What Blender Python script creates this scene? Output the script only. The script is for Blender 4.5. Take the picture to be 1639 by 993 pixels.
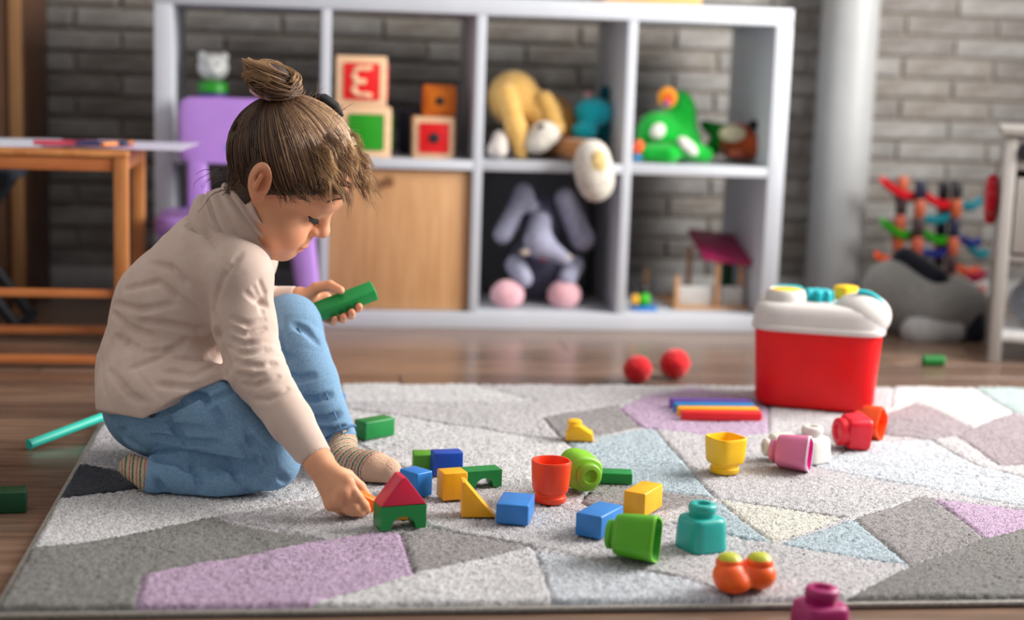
import bpy, bmesh, math, random
import numpy as np
from mathutils import Vector, Matrix, Euler
from mathutils import noise as mnoise

for o in list(bpy.data.objects):
    bpy.data.objects.remove(o, do_unlink=True)
COL = bpy.context.scene.collection
SC = bpy.context.scene
PI = math.pi
random.seed(7)
RNG = np.random.default_rng(11)

# ------------------------------------------------------------------ camera
# world: x to the right along the shelf, y into the room's back wall, z up; shelf front is y = 0
FPX, PCX, PCY = 2500.0, 819.5, 496.5
YAW, PITCH, ROLL = 0.1332, 0.1580, -0.0333
CAM = np.array([0.3423, -3.6124, 0.6275])
def cam_axes():
    cy, sy, cp, sp = math.cos(YAW), math.sin(YAW), math.cos(PITCH), math.sin(PITCH)
    f = np.array([sy*cp, cy*cp, -sp]); rt = np.array([cy, -sy, 0]); dn = np.cross(f, rt)
    cr, sr = math.cos(ROLL), math.sin(ROLL)
    return cr*rt+sr*dn, -sr*rt+cr*dn, f
CR, CD, CF = cam_axes()
cd = bpy.data.cameras.new('camera')
cd.sensor_width = 36; cd.lens = FPX/1639*36
cd.clip_start = 0.05; cd.clip_end = 60
cam = bpy.data.objects.new('camera', cd); COL.objects.link(cam)
cam.matrix_world = Matrix(((CR[0], -CD[0], -CF[0], CAM[0]), (CR[1], -CD[1], -CF[1], CAM[1]),
                           (CR[2], -CD[2], -CF[2], CAM[2]), (0, 0, 0, 1)))
cd.dof.use_dof = True; cd.dof.focus_distance = 2.2; cd.dof.aperture_fstop = 2.05
SC.camera = cam

# ------------------------------------------------------------------ light
SC.view_settings.view_transform = 'Standard'
SC.view_settings.look = 'None'
SC.view_settings.gamma = 1
SC.view_settings.use_curve_mapping = False
SC.view_settings.exposure = 0.06
w = bpy.data.worlds.new('world'); SC.world = w; w.use_nodes = True
bgn = w.node_tree.nodes['Background']
bgn.inputs[0].default_value = (0.86, 0.93, 1.0, 1); bgn.inputs[1].default_value = 0.32
# daylight at the big window of the right-hand wall
la = bpy.data.lights.new('window_daylight', 'AREA'); la.shape = 'RECTANGLE'
la.size = 1.5; la.size_y = 1.35; la.energy = 134; la.color = (1.0, 0.965, 0.92)
lo = bpy.data.objects.new('window_daylight', la); COL.objects.link(lo)
lo.location = (2.66, -1.15, 1.33); lo.rotation_euler = (0, math.radians(90), 0)

# pixel of the photograph -> place in the room (floor level z, or the upright plane y)
def ray(u, v): return CR*((u-PCX)/FPX)+CD*((v-PCY)/FPX)+CF
def G(u, v, z=0.014):
    d = ray(u, v); return CAM+d*((z-CAM[2])/d[2])
def at(u, v, y):
    d = ray(u, v); return CAM+d*((y-CAM[1])/d[1])
RUG = 0.0155

# ------------------------------------------------------------------ materials
def lin(c):
    return tuple((x/255/12.92) if x/255 <= .04045 else ((x/255+.055)/1.055)**2.4 for x in c)
def mat(name, rgb, rough=.5, var=.10, nscale=30, bump=0.0, bscale=None, stretch=(1, 1, 1), spec=.5, rgb2=None, coat=0, sheen=0, sss=0, attr=None, metal=0, thr=None):
    m = bpy.data.materials.new(name); m.use_nodes = True
    nt = m.node_tree; b = nt.nodes['Principled BSDF']; L = nt.links
    tc = nt.nodes.new('ShaderNodeTexCoord'); mp = nt.nodes.new('ShaderNodeMapping')
    mp.inputs['Scale'].default_value = stretch; L.new(tc.outputs['Object'], mp.inputs[0])
    nz = nt.nodes.new('ShaderNodeTexNoise'); nz.inputs['Scale'].default_value = nscale; nz.inputs['Detail'].default_value = 4
    L.new(mp.outputs[0], nz.inputs['Vector'])
    c = lin(rgb)
    c2 = lin(rgb2) if rgb2 else tuple(min(1, x*(1+var)) for x in c)
    c1 = c if rgb2 else tuple(x*(1-var) for x in c)
    rp = nt.nodes.new('ShaderNodeValToRGB')
    lo_, hi_ = thr or (.3, .7)
    rp.color_ramp.elements[0].position = lo_; rp.color_ramp.elements[1].position = hi_
    rp.color_ramp.elements[0].color = (*c1, 1); rp.color_ramp.elements[1].color = (*c2, 1)
    L.new(nz.outputs[0], rp.inputs[0])
    out = rp.outputs[0]
    if attr:
        at_ = nt.nodes.new('ShaderNodeAttribute'); at_.attribute_name = attr
        mx = nt.nodes.new('ShaderNodeMix'); mx.data_type = 'RGBA'; mx.blend_type = 'MULTIPLY'; mx.inputs[0].default_value = 1
        L.new(out, mx.inputs[6]); L.new(at_.outputs['Color'], mx.inputs[7]); out = mx.outputs[2]
    L.new(out, b.inputs['Base Color'])
    b.inputs['Roughness'].default_value = rough; b.inputs['Specular IOR Level'].default_value = spec
    b.inputs['Coat Weight'].default_value = coat; b.inputs['Sheen Weight'].default_value = sheen; b.inputs['Metallic'].default_value = metal
    if sss:
        b.inputs['Subsurface Weight'].default_value = sss; b.inputs['Subsurface Radius'].default_value = (.012, .005, .003); b.inputs['Subsurface Scale'].default_value = .6
    if bump:
        bn = nt.nodes.new('ShaderNodeBump'); bn.inputs['Strength'].default_value = bump; bn.inputs['Distance'].default_value = .004
        n2 = nt.nodes.new('ShaderNodeTexNoise'); n2.inputs['Scale'].default_value = bscale or nscale*2; n2.inputs['Detail'].default_value = 3
        L.new(mp.outputs[0], n2.inputs['Vector']); L.new(n2.outputs[0], bn.inputs['Height']); L.new(bn.outputs[0], b.inputs['Normal'])
    return m
_pc = {}
def plastic(rgb, rough=.42, **k):
    key = (tuple(rgb), rough)
    if key not in _pc: _pc[key] = mat('soft_plastic', rgb, rough, .05, 25, .05, 220, **k)
    return _pc[key]
_wc = {}
def paintwood(rgb):
    key = tuple(rgb)
    if key not in _wc: _wc[key] = mat('painted_wood', rgb, .38, .08, 40, .08, 120, (1, 1, .3))
    return _wc[key]
_fc = {}
def fur(rgb, rgb2=None):
    key = (tuple(rgb), rgb2)
    if key not in _fc: _fc[key] = mat('plush_fabric', rgb, .95, .22, 90, .6, 160, spec=.1, sheen=.3, rgb2=rgb2)
    return _fc[key]

def unit(v): v = np.array(v, float); return v/np.linalg.norm(v)
# ------------------------------------------------------------------ mesh helpers
def tag(o, label=None, cat=None, group=None, kind=None):
    if label: o['label'] = label
    if cat: o['category'] = cat
    if group: o['group'] = group
    if kind: o['kind'] = kind
    return o
def thing(name, label, cat, loc=(0, 0, 0), rz=0.0, group=None, rot=None):
    o = bpy.data.objects.new(name, None); COL.objects.link(o); o.empty_display_size = .05
    o.location = Vector([float(x) for x in loc]); o.rotation_euler = rot if rot else (0, 0, rz)
    return tag(o, label, cat, group)
def link(name, me, m, parent=None):
    o = bpy.data.objects.new(name, me); COL.objects.link(o)
    if m:
        for mm in (m if isinstance(m, (list, tuple)) else [m]): me.materials.append(mm)
    if parent is not None: o.parent = parent
    return o
def obj(name, bm, m, parent=None, smooth=False, ang=None):
    bmesh.ops.recalc_face_normals(bm, faces=bm.faces)
    me = bpy.data.meshes.new(name); bm.to_mesh(me); bm.free()
    if smooth:
        me.polygons.foreach_set('use_smooth', [True]*len(me.polygons))
        if ang: me.set_sharp_from_angle(angle=math.radians(ang))
    return link(name, me, m, parent)
def pyobj(name, v, f, m, parent=None, smooth=True):
    me = bpy.data.meshes.new(name); me.from_pydata([tuple(map(float, p)) for p in v], [], f); me.update()
    if smooth: me.polygons.foreach_set('use_smooth', [True]*len(me.polygons))
    return link(name, me, m, parent)
def npobj(name, V, F, m, parent=None, smooth=True, color=None):
    me = bpy.data.meshes.new(name); V = np.asarray(V, np.float32); F = np.asarray(F, np.int32); k = F.shape[1]
    me.vertices.add(len(V)); me.vertices.foreach_set('co', V.ravel())
    me.loops.add(F.size); me.loops.foreach_set('vertex_index', F.ravel())
    me.polygons.add(len(F)); me.polygons.foreach_set('loop_start', np.arange(0, F.size, k, dtype=np.int32))
    me.update(calc_edges=True)
    if smooth: me.polygons.foreach_set('use_smooth', np.ones(len(F), bool))
    if color is not None:
        a = me.color_attributes.new('tint', 'FLOAT_COLOR', 'POINT')
        c = np.ones((len(V), 4), np.float32); c[:, :3] = color; a.data.foreach_set('color', c.ravel())
    return link(name, me, m, parent)
def bx(bm, c, s, bev=0, seg=2, rot=None):
    r = bmesh.ops.create_cube(bm, size=1)
    M = Matrix.Translation(Vector([float(x) for x in c])) @ (rot.to_4x4() if rot else Matrix()) @ Matrix.Diagonal((*s, 1))
    bmesh.ops.transform(bm, matrix=M, verts=r['verts'])
    if bev:
        es = list({e for v in r['verts'] for e in v.link_edges})
        bmesh.ops.bevel(bm, geom=es, offset=bev, segments=seg, affect='EDGES', profile=.5)
def boxo(name, c, s, m, parent=None, bev=.003, seg=2, rot=None):
    bm = bmesh.new(); bx(bm, c, s, bev, seg, rot); return obj(name, bm, m, parent, True, 40)
def loft(bm, rings, cap0=True, cap1=True):
    vs = [[bm.verts.new(tuple(map(float, p))) for p in r] for r in rings]; n = len(vs[0])
    for a, b in zip(vs, vs[1:]):
        for i in range(n): bm.faces.new((a[i], a[(i+1) % n], b[(i+1) % n], b[i]))
    if cap0: bm.faces.new(vs[0][::-1])
    if cap1: bm.faces.new(vs[-1])
def ring(z, rx, ry=None, n=2.0, seg=32, cx=0, cy=0):
    ry = rx if ry is None else ry; out = []
    for i in range(seg):
        t = 2*PI*i/seg; c, s = math.cos(t), math.sin(t)
        out.append((cx+rx*math.copysign(abs(c)**(2/n), c), cy+ry*math.copysign(abs(s)**(2/n), s), z))
    return out
def lofto(name, prof, m, parent=None, seg=32, n=2.0, cap0=True, cap1=True, ang=50):
    """prof: list of (z, rx[, ry[, n]])"""
    bm = bmesh.new(); rs = []
    for p in prof:
        rs.append(ring(p[0], p[1], p[2] if len(p) > 2 else None, p[3] if len(p) > 3 else n, seg))
    loft(bm, rs, cap0, cap1); return obj(name, bm, m, parent, True, ang)
def tube(bm, pts, r, seg=8, caps=True):
    P = [Vector([float(x) for x in p]) for p in pts]; rr = r if isinstance(r, (list, tuple)) else [r]*len(P); rings = []
    up = Vector((.13, .2, 1))
    for i, p in enumerate(P):
        d = (P[min(i+1, len(P)-1)]-P[max(i-1, 0)]).normalized()
        if abs(d.dot(up.normalized())) > .97: up = Vector((1, .1, 0))
        a = d.cross(up).normalized(); b = a.cross(d).normalized()
        rings.append([p+(a*math.cos(2*PI*k/seg)+b*math.sin(2*PI*k/seg))*rr[i] for k in range(seg)])
    loft(bm, rings, caps, caps)
def tubeo(name, pts, r, m, parent=None, seg=8):
    bm = bmesh.new(); tube(bm, pts, r, seg); return obj(name, bm, m, parent, True, 60)
def prism(bm, poly, y0, y1, bev=0.0):
    """polygon in x,z pushed along y"""
    a = [bm.verts.new((float(x), y0, float(z))) for x, z in poly]; b = [bm.verts.new((float(x), y1, float(z))) for x, z in poly]; n = len(a)
    fs = [bm.faces.new(a), bm.faces.new(b[::-1])]
    for i in range(n): fs.append(bm.faces.new((a[(i+1) % n], a[i], b[i], b[(i+1) % n])))
    if bev:
        es = [e for f in fs[:2] for e in f.edges]
        bmesh.ops.bevel(bm, geom=list(set(es)), offset=bev, segments=2, affect='EDGES', profile=.5)
def prismo(name, poly, y0, y1, m, parent=None, bev=.0015, ang=35):
    bm = bmesh.new(); prism(bm, poly, y0, y1, bev); return obj(name, bm, m, parent, True, ang)
def ball(bm, c, r, rot=None, u=20, v=14):
    q = bmesh.ops.create_uvsphere(bm, u_segments=u, v_segments=v, radius=1)
    rr = r if isinstance(r, (tuple, list)) else (r, r, r)
    M = Matrix.Translation(Vector([float(x) for x in c])) @ (rot.to_4x4() if rot else Matrix()) @ Matrix.Diagonal((*rr, 1))
    bmesh.ops.transform(bm, matrix=M, verts=q['verts'])
def blob(name, c, r, m, parent=None, rot=None):
    bm = bmesh.new(); ball(bm, c, r, rot); return obj(name, bm, m, parent, True)
def copy_tree(o, parent=None):
    c = o.copy(); COL.objects.link(c); c.parent = parent
    for ch in [x for x in bpy.data.objects if x.parent == o]: copy_tree(ch, c)
    return c

# ------------------------------------------------------------------ implicit surfaces (for the child and the plush toys)
class Field:
    def __init__(s, lo, hi, h):
        s.lo = np.array(lo, float); s.h = h
        s.n = np.ceil((np.array(hi, float)-s.lo)/h).astype(int)+1
        s.a = np.full(tuple(s.n), .05, np.float32)
        s.ax = [(s.lo[i]+np.arange(s.n[i])*h).astype(np.float32) for i in range(3)]
    def box(s, lo, hi):
        i0 = np.clip(np.floor((np.array(lo)-s.lo)/s.h).astype(int), 0, s.n); i1 = np.clip(np.ceil((np.array(hi)-s.lo)/s.h).astype(int)+1, 0, s.n)
        sl = tuple(slice(a, b) for a, b in zip(i0, i1))
        g = [s.ax[i][sl[i]] for i in range(3)]
        return sl, g[0][:, None, None], g[1][None, :, None], g[2][None, None, :]
    def put(s, fn, lo, hi, k=.01, sub=False, m=.03):
        sl, X, Y, Z = s.box(np.array(lo)-m, np.array(hi)+m)
        if s.a[sl].size == 0: return
        d = np.asarray(fn(X, Y, Z), np.float32); a = s.a[sl]
        if sub:
            d = -d; hh = np.maximum(k-np.abs(a-d), 0)/k; s.a[sl] = np.maximum(a, d)+hh*hh*k*.25
        else:
            hh = np.maximum(k-np.abs(a-d), 0)/k; s.a[sl] = np.minimum(a, d)-hh*hh*k*.25
    def cone(s, p, q, ra, rb, k=.01, disp=None, cut=None, sub=False):
        p = np.array(p, float); q = np.array(q, float); r = max(ra, rb)
        fn = lambda X, Y, Z: conef(X, Y, Z, p, q, ra, rb, disp, cut)
        s.put(fn, np.minimum(p, q)-r, np.maximum(p, q)+r, k, sub)
    def chain(s, pts, rs, k=.01, disp=None, cut=None):
        pts = [np.array(p, float) for p in pts]
        def fn(X, Y, Z):
            d = None
            for p, q, ra, rb in zip(pts, pts[1:], rs, rs[1:]):
                e = conef(X, Y, Z, p, q, ra, rb)
                d = e if d is None else smin(d, e, min(ra, rb)*.35)
            if disp is not None: d = d+disp(X, Y, Z)
            if cut is not None: d = np.maximum(d, cut(X, Y, Z))
            return d
        r = max(rs); s.put(fn, np.min(pts, 0)-r, np.max(pts, 0)+r, k)
    def ell(s, c, r, M=None, k=.01, sub=False, disp=None, cut=None):
        c = np.array(c, float); r = np.array(r, float); M = np.eye(3) if M is None else M; R_ = max(r)
        def fn(X, Y, Z):
            x, y, z = X-c[0], Y-c[1], Z-c[2]
            l = [M[0, i]*x+M[1, i]*y+M[2, i]*z for i in range(3)]
            k0 = np.sqrt(sum((l[i]/r[i])**2 for i in range(3))); k1 = np.sqrt(sum((l[i]/r[i]**2)**2 for i in range(3)))+1e-6
            d = k0*(k0-1)/k1
            if disp is not None: d = d+disp(X, Y, Z)
            if cut is not None: d = np.maximum(d, cut(X, Y, Z))
            return d
        s.put(fn, c-R_, c+R_, k, sub)
    def hit(s, u, v, y0=-1.72, y1=-1.0):
        d = ray(u, v); n = 360; last = None
        for t_ in np.linspace(y0, y1, n):
            p = CAM+d*((t_-CAM[1])/d[1]); i_ = np.round((p-s.lo)/s.h).astype(int)
            if (i_ >= 0).all() and (i_ < s.n).all() and s.a[tuple(i_)] < 0: return p
        return None
    def carve(s, uv, r=.0038, depth=.0026, k=.007):
        """press a fold line into the surface"""
        P = []
        for (a, b), (c, d) in zip(uv, uv[1:]):
            m = max(2, int(math.hypot(c-a, d-b)/7))
            for q in range(m): P.append((a+(c-a)*q/m, b+(d-b)*q/m))
        P.append(uv[-1]); H_ = [(s.hit(*p), p) for p in P]; H_ = [h for h in H_ if h[0] is not None]; n = len(H_)
        for i in range(n-1):
            e0, e1 = math.sin(PI*(i+.35)/(n)), math.sin(PI*(i+1.35)/(n))
            p, q = [h[0]-unit(ray(*h[1]))*(r-depth*max(.1, e)) for h, e in ((H_[i], e0), (H_[i+1], e1))]
            if np.linalg.norm(p-q) < .03: s.cone(p, q, r, r, k, sub=True)
    def mesh(s):
        a = s.a; neg = a < 0; h = s.h
        c = np.zeros(tuple(np.array(a.shape)-1), np.uint8)
        for i in (0, 1):
            for j in (0, 1):
                for l in (0, 1):
                    c += neg[i:a.shape[0]-1+i, j:a.shape[1]-1+j, l:a.shape[2]-1+l]
        act = (c > 0) & (c < 8); ids = np.argwhere(act)
        idx = np.full(act.shape, -1, np.int32); idx[act] = np.arange(len(ids))
        P = np.zeros((len(ids), 3)); N = np.zeros(len(ids))
        cor = [(i, j, l) for i in (0, 1) for j in (0, 1) for l in (0, 1)]
        val = {q: a[ids[:, 0]+q[0], ids[:, 1]+q[1], ids[:, 2]+q[2]] for q in cor}
        for q in cor:
            for ax in range(3):
                if q[ax] == 0:
                    r = list(q); r[ax] = 1; r = tuple(r)
                    x, y = val[q], val[r]; mk = (x < 0) != (y < 0)
                    t = np.where(mk, x/np.where(mk, x-y, 1), 0)
                    e = np.tile(np.array(q, float), (len(ids), 1)); e[:, ax] += t
                    P += e*mk[:, None]; N += mk
        V = s.lo+(ids+P/np.maximum(N, 1)[:, None])*h
        F = []
        for ax in range(3):
            b, c2 = (ax+1) % 3, (ax+2) % 3
            n0 = np.take(neg, range(0, a.shape[ax]-1), ax); n1 = np.take(neg, range(1, a.shape[ax]), ax)
            e = np.argwhere(n0 != n1)
            ok = (e[:, b] > 0) & (e[:, c2] > 0) & (e[:, b] < a.shape[b]-1) & (e[:, c2] < a.shape[c2]-1); e = e[ok]
            fl = n0[tuple(e.T)]
            def cell(db, dc):
                g = e.copy(); g[:, b] -= db; g[:, c2] -= dc; return idx[tuple(g.T)]
            q = np.stack([cell(1, 1), cell(0, 1), cell(0, 0), cell(1, 0)], 1)
            q[~fl] = q[~fl][:, ::-1]; F.append(q)
        return V, np.concatenate(F)
def smin(a, b, k):
    h = np.maximum(k-np.abs(a-b), 0)/k; return np.minimum(a, b)-h*h*k*.25
def conef(X, Y, Z, p, q, ra, rb, disp=None, cut=None):
    d = q-p; L2 = float(d@d)+1e-12
    t = np.clip(((X-p[0])*d[0]+(Y-p[1])*d[1]+(Z-p[2])*d[2])/L2, 0, 1)
    r = np.sqrt((X-p[0]-t*d[0])**2+(Y-p[1]-t*d[1])**2+(Z-p[2]-t*d[2])**2)-(ra+(rb-ra)*t)
    if disp is not None: r = r+disp(X, Y, Z)
    if cut is not None: r = np.maximum(r, cut(X, Y, Z))
    return r
def plane(p, n):
    """positive on the side n points to"""
    p = np.array(p, float); n = np.array(n, float); n = n/np.linalg.norm(n)
    return lambda X, Y, Z: (X-p[0])*n[0]+(Y-p[1])*n[1]+(Z-p[2])*n[2]
def sdf_part(name, prims, m, parent, h=.005, k=.012, smooth=True):
    """prims: ('e', centre, radii[, rotation]) or ('c', p, q, ra, rb)"""
    lo = []; hi = []
    for p in prims:
        if p[0] == 'e': R_ = max(p[2]); lo.append(np.array(p[1], float)-R_); hi.append(np.array(p[1], float)+R_)
        else: R_ = max(p[3], p[4]); lo.append(np.minimum(p[1], p[2])-R_); hi.append(np.maximum(p[1], p[2])+R_)
    f = Field(np.min(lo, 0)-.02, np.max(hi, 0)+.02, h)
    for p in prims:
        if p[0] == 'e': f.ell(p[1], p[2], np.array(p[3].to_matrix() if hasattr(p[3], 'to_matrix') else p[3]) if len(p) > 3 else None, k)
        else: f.cone(p[1], p[2], p[3], p[4], k)
    V, F = f.mesh(); return npobj(name, V, F, m, parent, smooth)

# ================================================================== SETTING
def struct(o): o['kind'] = 'structure'; return o
WY = 0.55                       # back wall plane
XL, XR, YF, ZC = -1.35, 2.75, -4.6, 2.5
# floor: dark laminate planks running along the wall
M_sub = mat('subfloor', (38, 30, 26), .8)
fl = struct(boxo('floor', ((XL+XR)/2, (YF+WY)/2, -.03), (XR-XL, WY-YF, .036), M_sub, None, 0))
M_pl = [mat('laminate_plank', c, .24, .25, 5, .05, 30, (1, 11, 1), rgb2=c2, spec=.5) for c, c2 in
        (((94, 74, 62), (134, 108, 92)), ((86, 67, 57), (122, 98, 84)), ((104, 82, 69), (146, 119, 101)))]
pw, pl = .135, 1.25
def plank_mesh(m, L):
    bm = bmesh.new(); bx(bm, (0, 0, 0), (L-.0022, pw-.0022, .012), .0012, 1); o = obj('plank', bm, m, fl); return o
cache = {}
r = 0; y = WY-.005-pw/2
while y > YF:
    off = (r*.437) % 1.0*pl; x = XL-off
    while x < XR:
        a, b = max(x, XL), min(x+pl, XR)
        if b-a > .05:
            k = random.randrange(3); key = (k, round(b-a, 3))
            if key in cache: o = cache[key].copy(); COL.objects.link(o)
            else: o = cache[key] = plank_mesh(M_pl[k], b-a)
            o.parent = fl; o.location = ((a+b)/2, y, -.006+random.uniform(-.0002, .0002))
        x += pl
    y -= pw; r += 1

# back wall of pale grey bricks
M_mort = mat('mortar', (138, 130, 122), .95, .2, 60, .5, 120)
wb = struct(boxo('wall_back', ((XL+XR)/2, WY+.08, ZC/2), (XR-XL, .13, ZC), M_mort, None, 0))
M_br = [mat('painted_brick', c, .75, .2, 22, .7, 60, (1, 1, 1.6), rgb2=c2, thr=(.34, .72)) for c, c2 in
        (((122, 119, 116), (146, 144, 142)), ((132, 129, 126), (156, 154, 152)), ((114, 108, 103), (140, 137, 134)), ((124, 116, 108), (148, 145, 141)))]
bh, bl, gap = .0568, .262, .009
def brick_bm(bm, c, L, seed):
    rr = random.Random(seed)
    q = bmesh.ops.create_cube(bm, size=1)
    for v in q['verts']:
        v.co = Vector((v.co.x*(L-gap), v.co.y*.03, v.co.z*(bh-gap)))+Vector((rr.uniform(-.003, .003), rr.uniform(-.003, .003) if v.co.y < 0 else 0, rr.uniform(-.002, .002)))+Vector(c)
    es = list({e for v in q['verts'] for e in v.link_edges})
    bmesh.ops.bevel(bm, geom=es, offset=.004, segments=1, affect='EDGES')
protos = {}
def brick(x0, x1, z, far, row):
    L = x1-x0; c = ((x0+x1)/2, WY+.020, z)
    if far is not None: brick_bm(far, c, L, row*77+int(x0*100)); return
    key = (round(L, 3), random.randrange(4), random.randrange(3))
    if key not in protos:
        bm = bmesh.new(); brick_bm(bm, (0, 0, 0), L, hash(key) % 999); o = obj('brick', bm, M_br[key[1]], wb); o['_p'] = 1; del o['_p']; protos[key] = o
    else: o = protos[key].copy(); COL.objects.link(o)
    o.parent = wb; o.location = Vector(c)-wb.location
far = bmesh.new(); row = 0
zj = .389
k0 = int(zj/bh); z = zj-k0*bh-bh/2
while z < ZC-.02:
    off = -.253 if row % 2 == 0 else -.137
    x = off-bl*6
    while x < XR:
        a, b = max(x, XL), min(x+bl, XR)
        near = z < .93 and b > -.62 and a < 2.45 and z > -.01
        if b-a > .03 and z > 0.0: brick(a, b, z, None if near else far, row)
        x += bl
    z += bh; row += 1
o = obj('brick_field', far, M_br[1], wb); o['kind'] = 'stuff'; o.location = -wb.location
struct(boxo('baseboard_back', ((XL+XR)/2, WY-.008, .03), (XR-XL, .012, .06), mat('baseboard', (176, 176, 176), .5), None, .003))
M_wall = mat('plaster', (205, 203, 200), .9, .03, 8, .1, 90)
struct(boxo('wall_left', (XL-.05, (YF+WY)/2, ZC/2), (.1, WY-YF, ZC), M_wall, None, 0))
struct(boxo('ceiling', ((XL+XR)/2, (YF+WY)/2, ZC+.05), (XR-XL+.2, WY-YF, .1), mat('ceiling_paint', (225, 225, 225), .9), None, 0))
# right wall with the big window the daylight comes through
WA, WB_, Z0, Z1 = -2.05, -.25, .5, 2.12
bm = bmesh.new()
bx(bm, (XR+.05, (YF+WA)/2, ZC/2), (.1, WA-YF, ZC)); bx(bm, (XR+.05, (WB_+WY)/2, ZC/2), (.1, WY-WB_, ZC))
bx(bm, (XR+.05, (WA+WB_)/2, Z0/2), (.1, WB_-WA, Z0)); bx(bm, (XR+.05, (WA+WB_)/2, (Z1+ZC)/2), (.1, WB_-WA, ZC-Z1))
struct(obj('wall_right', bm, M_wall))
M_frame = mat('window_paint', (235, 235, 235), .4)
wn = struct(boxo('window_1', (XR+.05, (WA+WB_)/2, Z0+.02), (.06, WB_-WA, .05), M_frame, None, .004))
for nm, c, s in (('window_frame', (XR+.05, (WA+WB_)/2, Z1-.025), (.06, WB_-WA, .05)), ('window_frame', (XR+.05, WA+.025, (Z0+Z1)/2), (.06, .05, Z1-Z0)),
                 ('window_frame', (XR+.05, WB_-.025, (Z0+Z1)/2), (.06, .05, Z1-Z0)), ('mullion', (XR+.05, (WA+WB_)/2, (Z0+Z1)/2), (.05, .05, Z1-Z0)),
                 ('window_sill', (XR-.03, (WA+WB_)/2, Z0-.015), (.1, WB_-WA+.08, .03))):
    o = boxo(nm, c, s, M_frame, wn, .003); o.location = -wn.location
# heating pipe standing in front of the wall
pp = at(1343, 300, .44)
t = thing('heating_pipe', 'thick white vertical pipe running up in front of the brick wall', 'pipe', (pp[0], .44, 0))
lofto('pipe_body', [(0.0, .076), (2.48, .076)], mat('pipe_paint', (162, 164, 165), .45, .04, 12), t, 40)
lofto('pipe_collar', [(0.0, .09), (.02, .09), (.028, .077)], mat('pipe_paint', (158, 160, 161), .45, .04, 12), t, 40)

# ================================================================== RUG
RX0, RX1, RY0, RY1 = .008, 1.81, -1.905, -.69
def pxpoly(*p): return np.array([G(u, v, RUG)[:2] for u, v in p])
RC = dict(white=(214, 213, 215), pale=(196, 193, 197), grey=(150, 146, 147), dark=(128, 126, 124), lilac=(190, 163, 192), blue=(176, 193, 203), cream=(216, 213, 202), mint=(176, 193, 193), navy=(38, 46, 62), taupe=(160, 148, 154), cool=(200, 206, 214))
PATCH = [('lilac', pxpoly((229, 916), (320, 898), (420, 880), (520, 860), (592, 849), (640, 849), (662, 914), (600, 933), (520, 955), (440, 985), (212, 985))),
 ('grey', pxpoly((640, 849), (690, 842), (770, 856), (846, 871), (760, 893), (662, 914))),
 ('navy', pxpoly((100, 742), (140, 742), (185, 749), (232, 770), (217, 779), (107, 794), (60, 800))),
 ('white', pxpoly((60, 800), (107, 794), (217, 779), (300, 770), (470, 770), (560, 760), (500, 795), (342, 824), (281, 837), (203, 852), (127, 865), (40, 875))),
 ('dark', pxpoly((0, 873), (127, 865), (203, 852), (281, 837), (342, 824), (380, 838), (460, 850), (520, 860), (420, 880), (320, 898), (229, 916), (212, 1000), (-60, 1000))),
 ('cool', pxpoly((857, 878), (975, 899), (1090, 922), (1170, 945), (1180, 1000), (900, 1000), (878, 940))),
 ('white', pxpoly((662, 914), (760, 893), (846, 871), (857, 878), (878, 940), (900, 1000), (400, 1000), (440, 985), (520, 955), (600, 933))),
 ('pale', pxpoly((440, 850), (560, 790), (600, 800), (690, 842), (640, 849), (592, 849), (520, 860))),
 ('lilac', pxpoly((990, 651), (1030, 633), (1110, 618), (1230, 640), (1230, 690), (1172, 697), (1030, 683))),
 ('grey', pxpoly((868, 665), (985, 646), (1026, 681), (902, 704))),
 ('blue', pxpoly((905, 704), (1046, 683), (1095, 738), (1144, 794), (1015, 778), (950, 745))),
 ('white', pxpoly((545, 652), (640, 664), (760, 683), (868, 700), (905, 704), (950, 745), (960, 765), (800, 770), (640, 745), (560, 700))),
 ('cream', pxpoly((1150, 798), (1250, 810), (1349, 825), (1290, 848), (1236, 865), (1200, 840))),
 ('blue', pxpoly((1150, 798), (1200, 840), (1236, 865), (1195, 862), (1140, 845), (1120, 815))),
 ('blue', pxpoly((1366, 828), (1243, 868), (1457, 902))),
 ('grey', pxpoly((1366, 828), (1470, 793), (1495, 796), (1576, 858), (1500, 884), (1457, 902))),
 ('lilac', pxpoly((1495, 796), (1660, 815), (1660, 836), (1576, 858))),
 ('dark', pxpoly((1576, 858), (1660, 832), (1700, 980), (1330, 965), (1457, 902))),
 ('white', pxpoly((1430, 616), (1551, 616), (1622, 657), (1559, 681), (1466, 641), (1425, 655))),
 ('mint', pxpoly((1551, 612), (1670, 612), (1670, 664), (1622, 657))),
 ('taupe', pxpoly((1466, 641), (1559, 681), (1530, 694), (1490, 702), (1415, 694), (1415, 662))),
 ('cool', pxpoly((1300, 745), (1390, 703), (1490, 702), (1560, 742), (1660, 768), (1660, 812), (1480, 778))),
 ('grey', pxpoly((960, 765), (1015, 778), (1144, 794), (1060, 815), (980, 830), (930, 800))),
 ('taupe', pxpoly((1559, 681), (1622, 657), (1680, 690), (1670, 740), (1600, 742), (1530, 694))),
 ('white', pxpoly((545, 612), (760, 612), (860, 640), (700, 640), (545, 640)))]
def inpoly(P, poly):
    x, y = P[:, 0], P[:, 1]; c = np.zeros(len(P), bool); n = len(poly)
    for i in range(n):
        x0, y0 = poly[i]; x1, y1 = poly[(i+1) % n]
        m = ((y0 > y) != (y1 > y)) & (x < (x1-x0)*(y-y0)/((y1-y0) if abs(y1-y0) > 1e-9 else 1e-9)+x0); c ^= m
    return c
def segdist(P, poly):
    d = np.full(len(P), 9.)
    for i in range(len(poly)):
        a = poly[i]; b = poly[(i+1) % len(poly)]; ab = b-a; t = np.clip(((P-a)@ab)/(ab@ab+1e-9), 0, 1)
        d = np.minimum(d, np.hypot(*(P-a-t[:, None]*ab).T))
    return d
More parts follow.
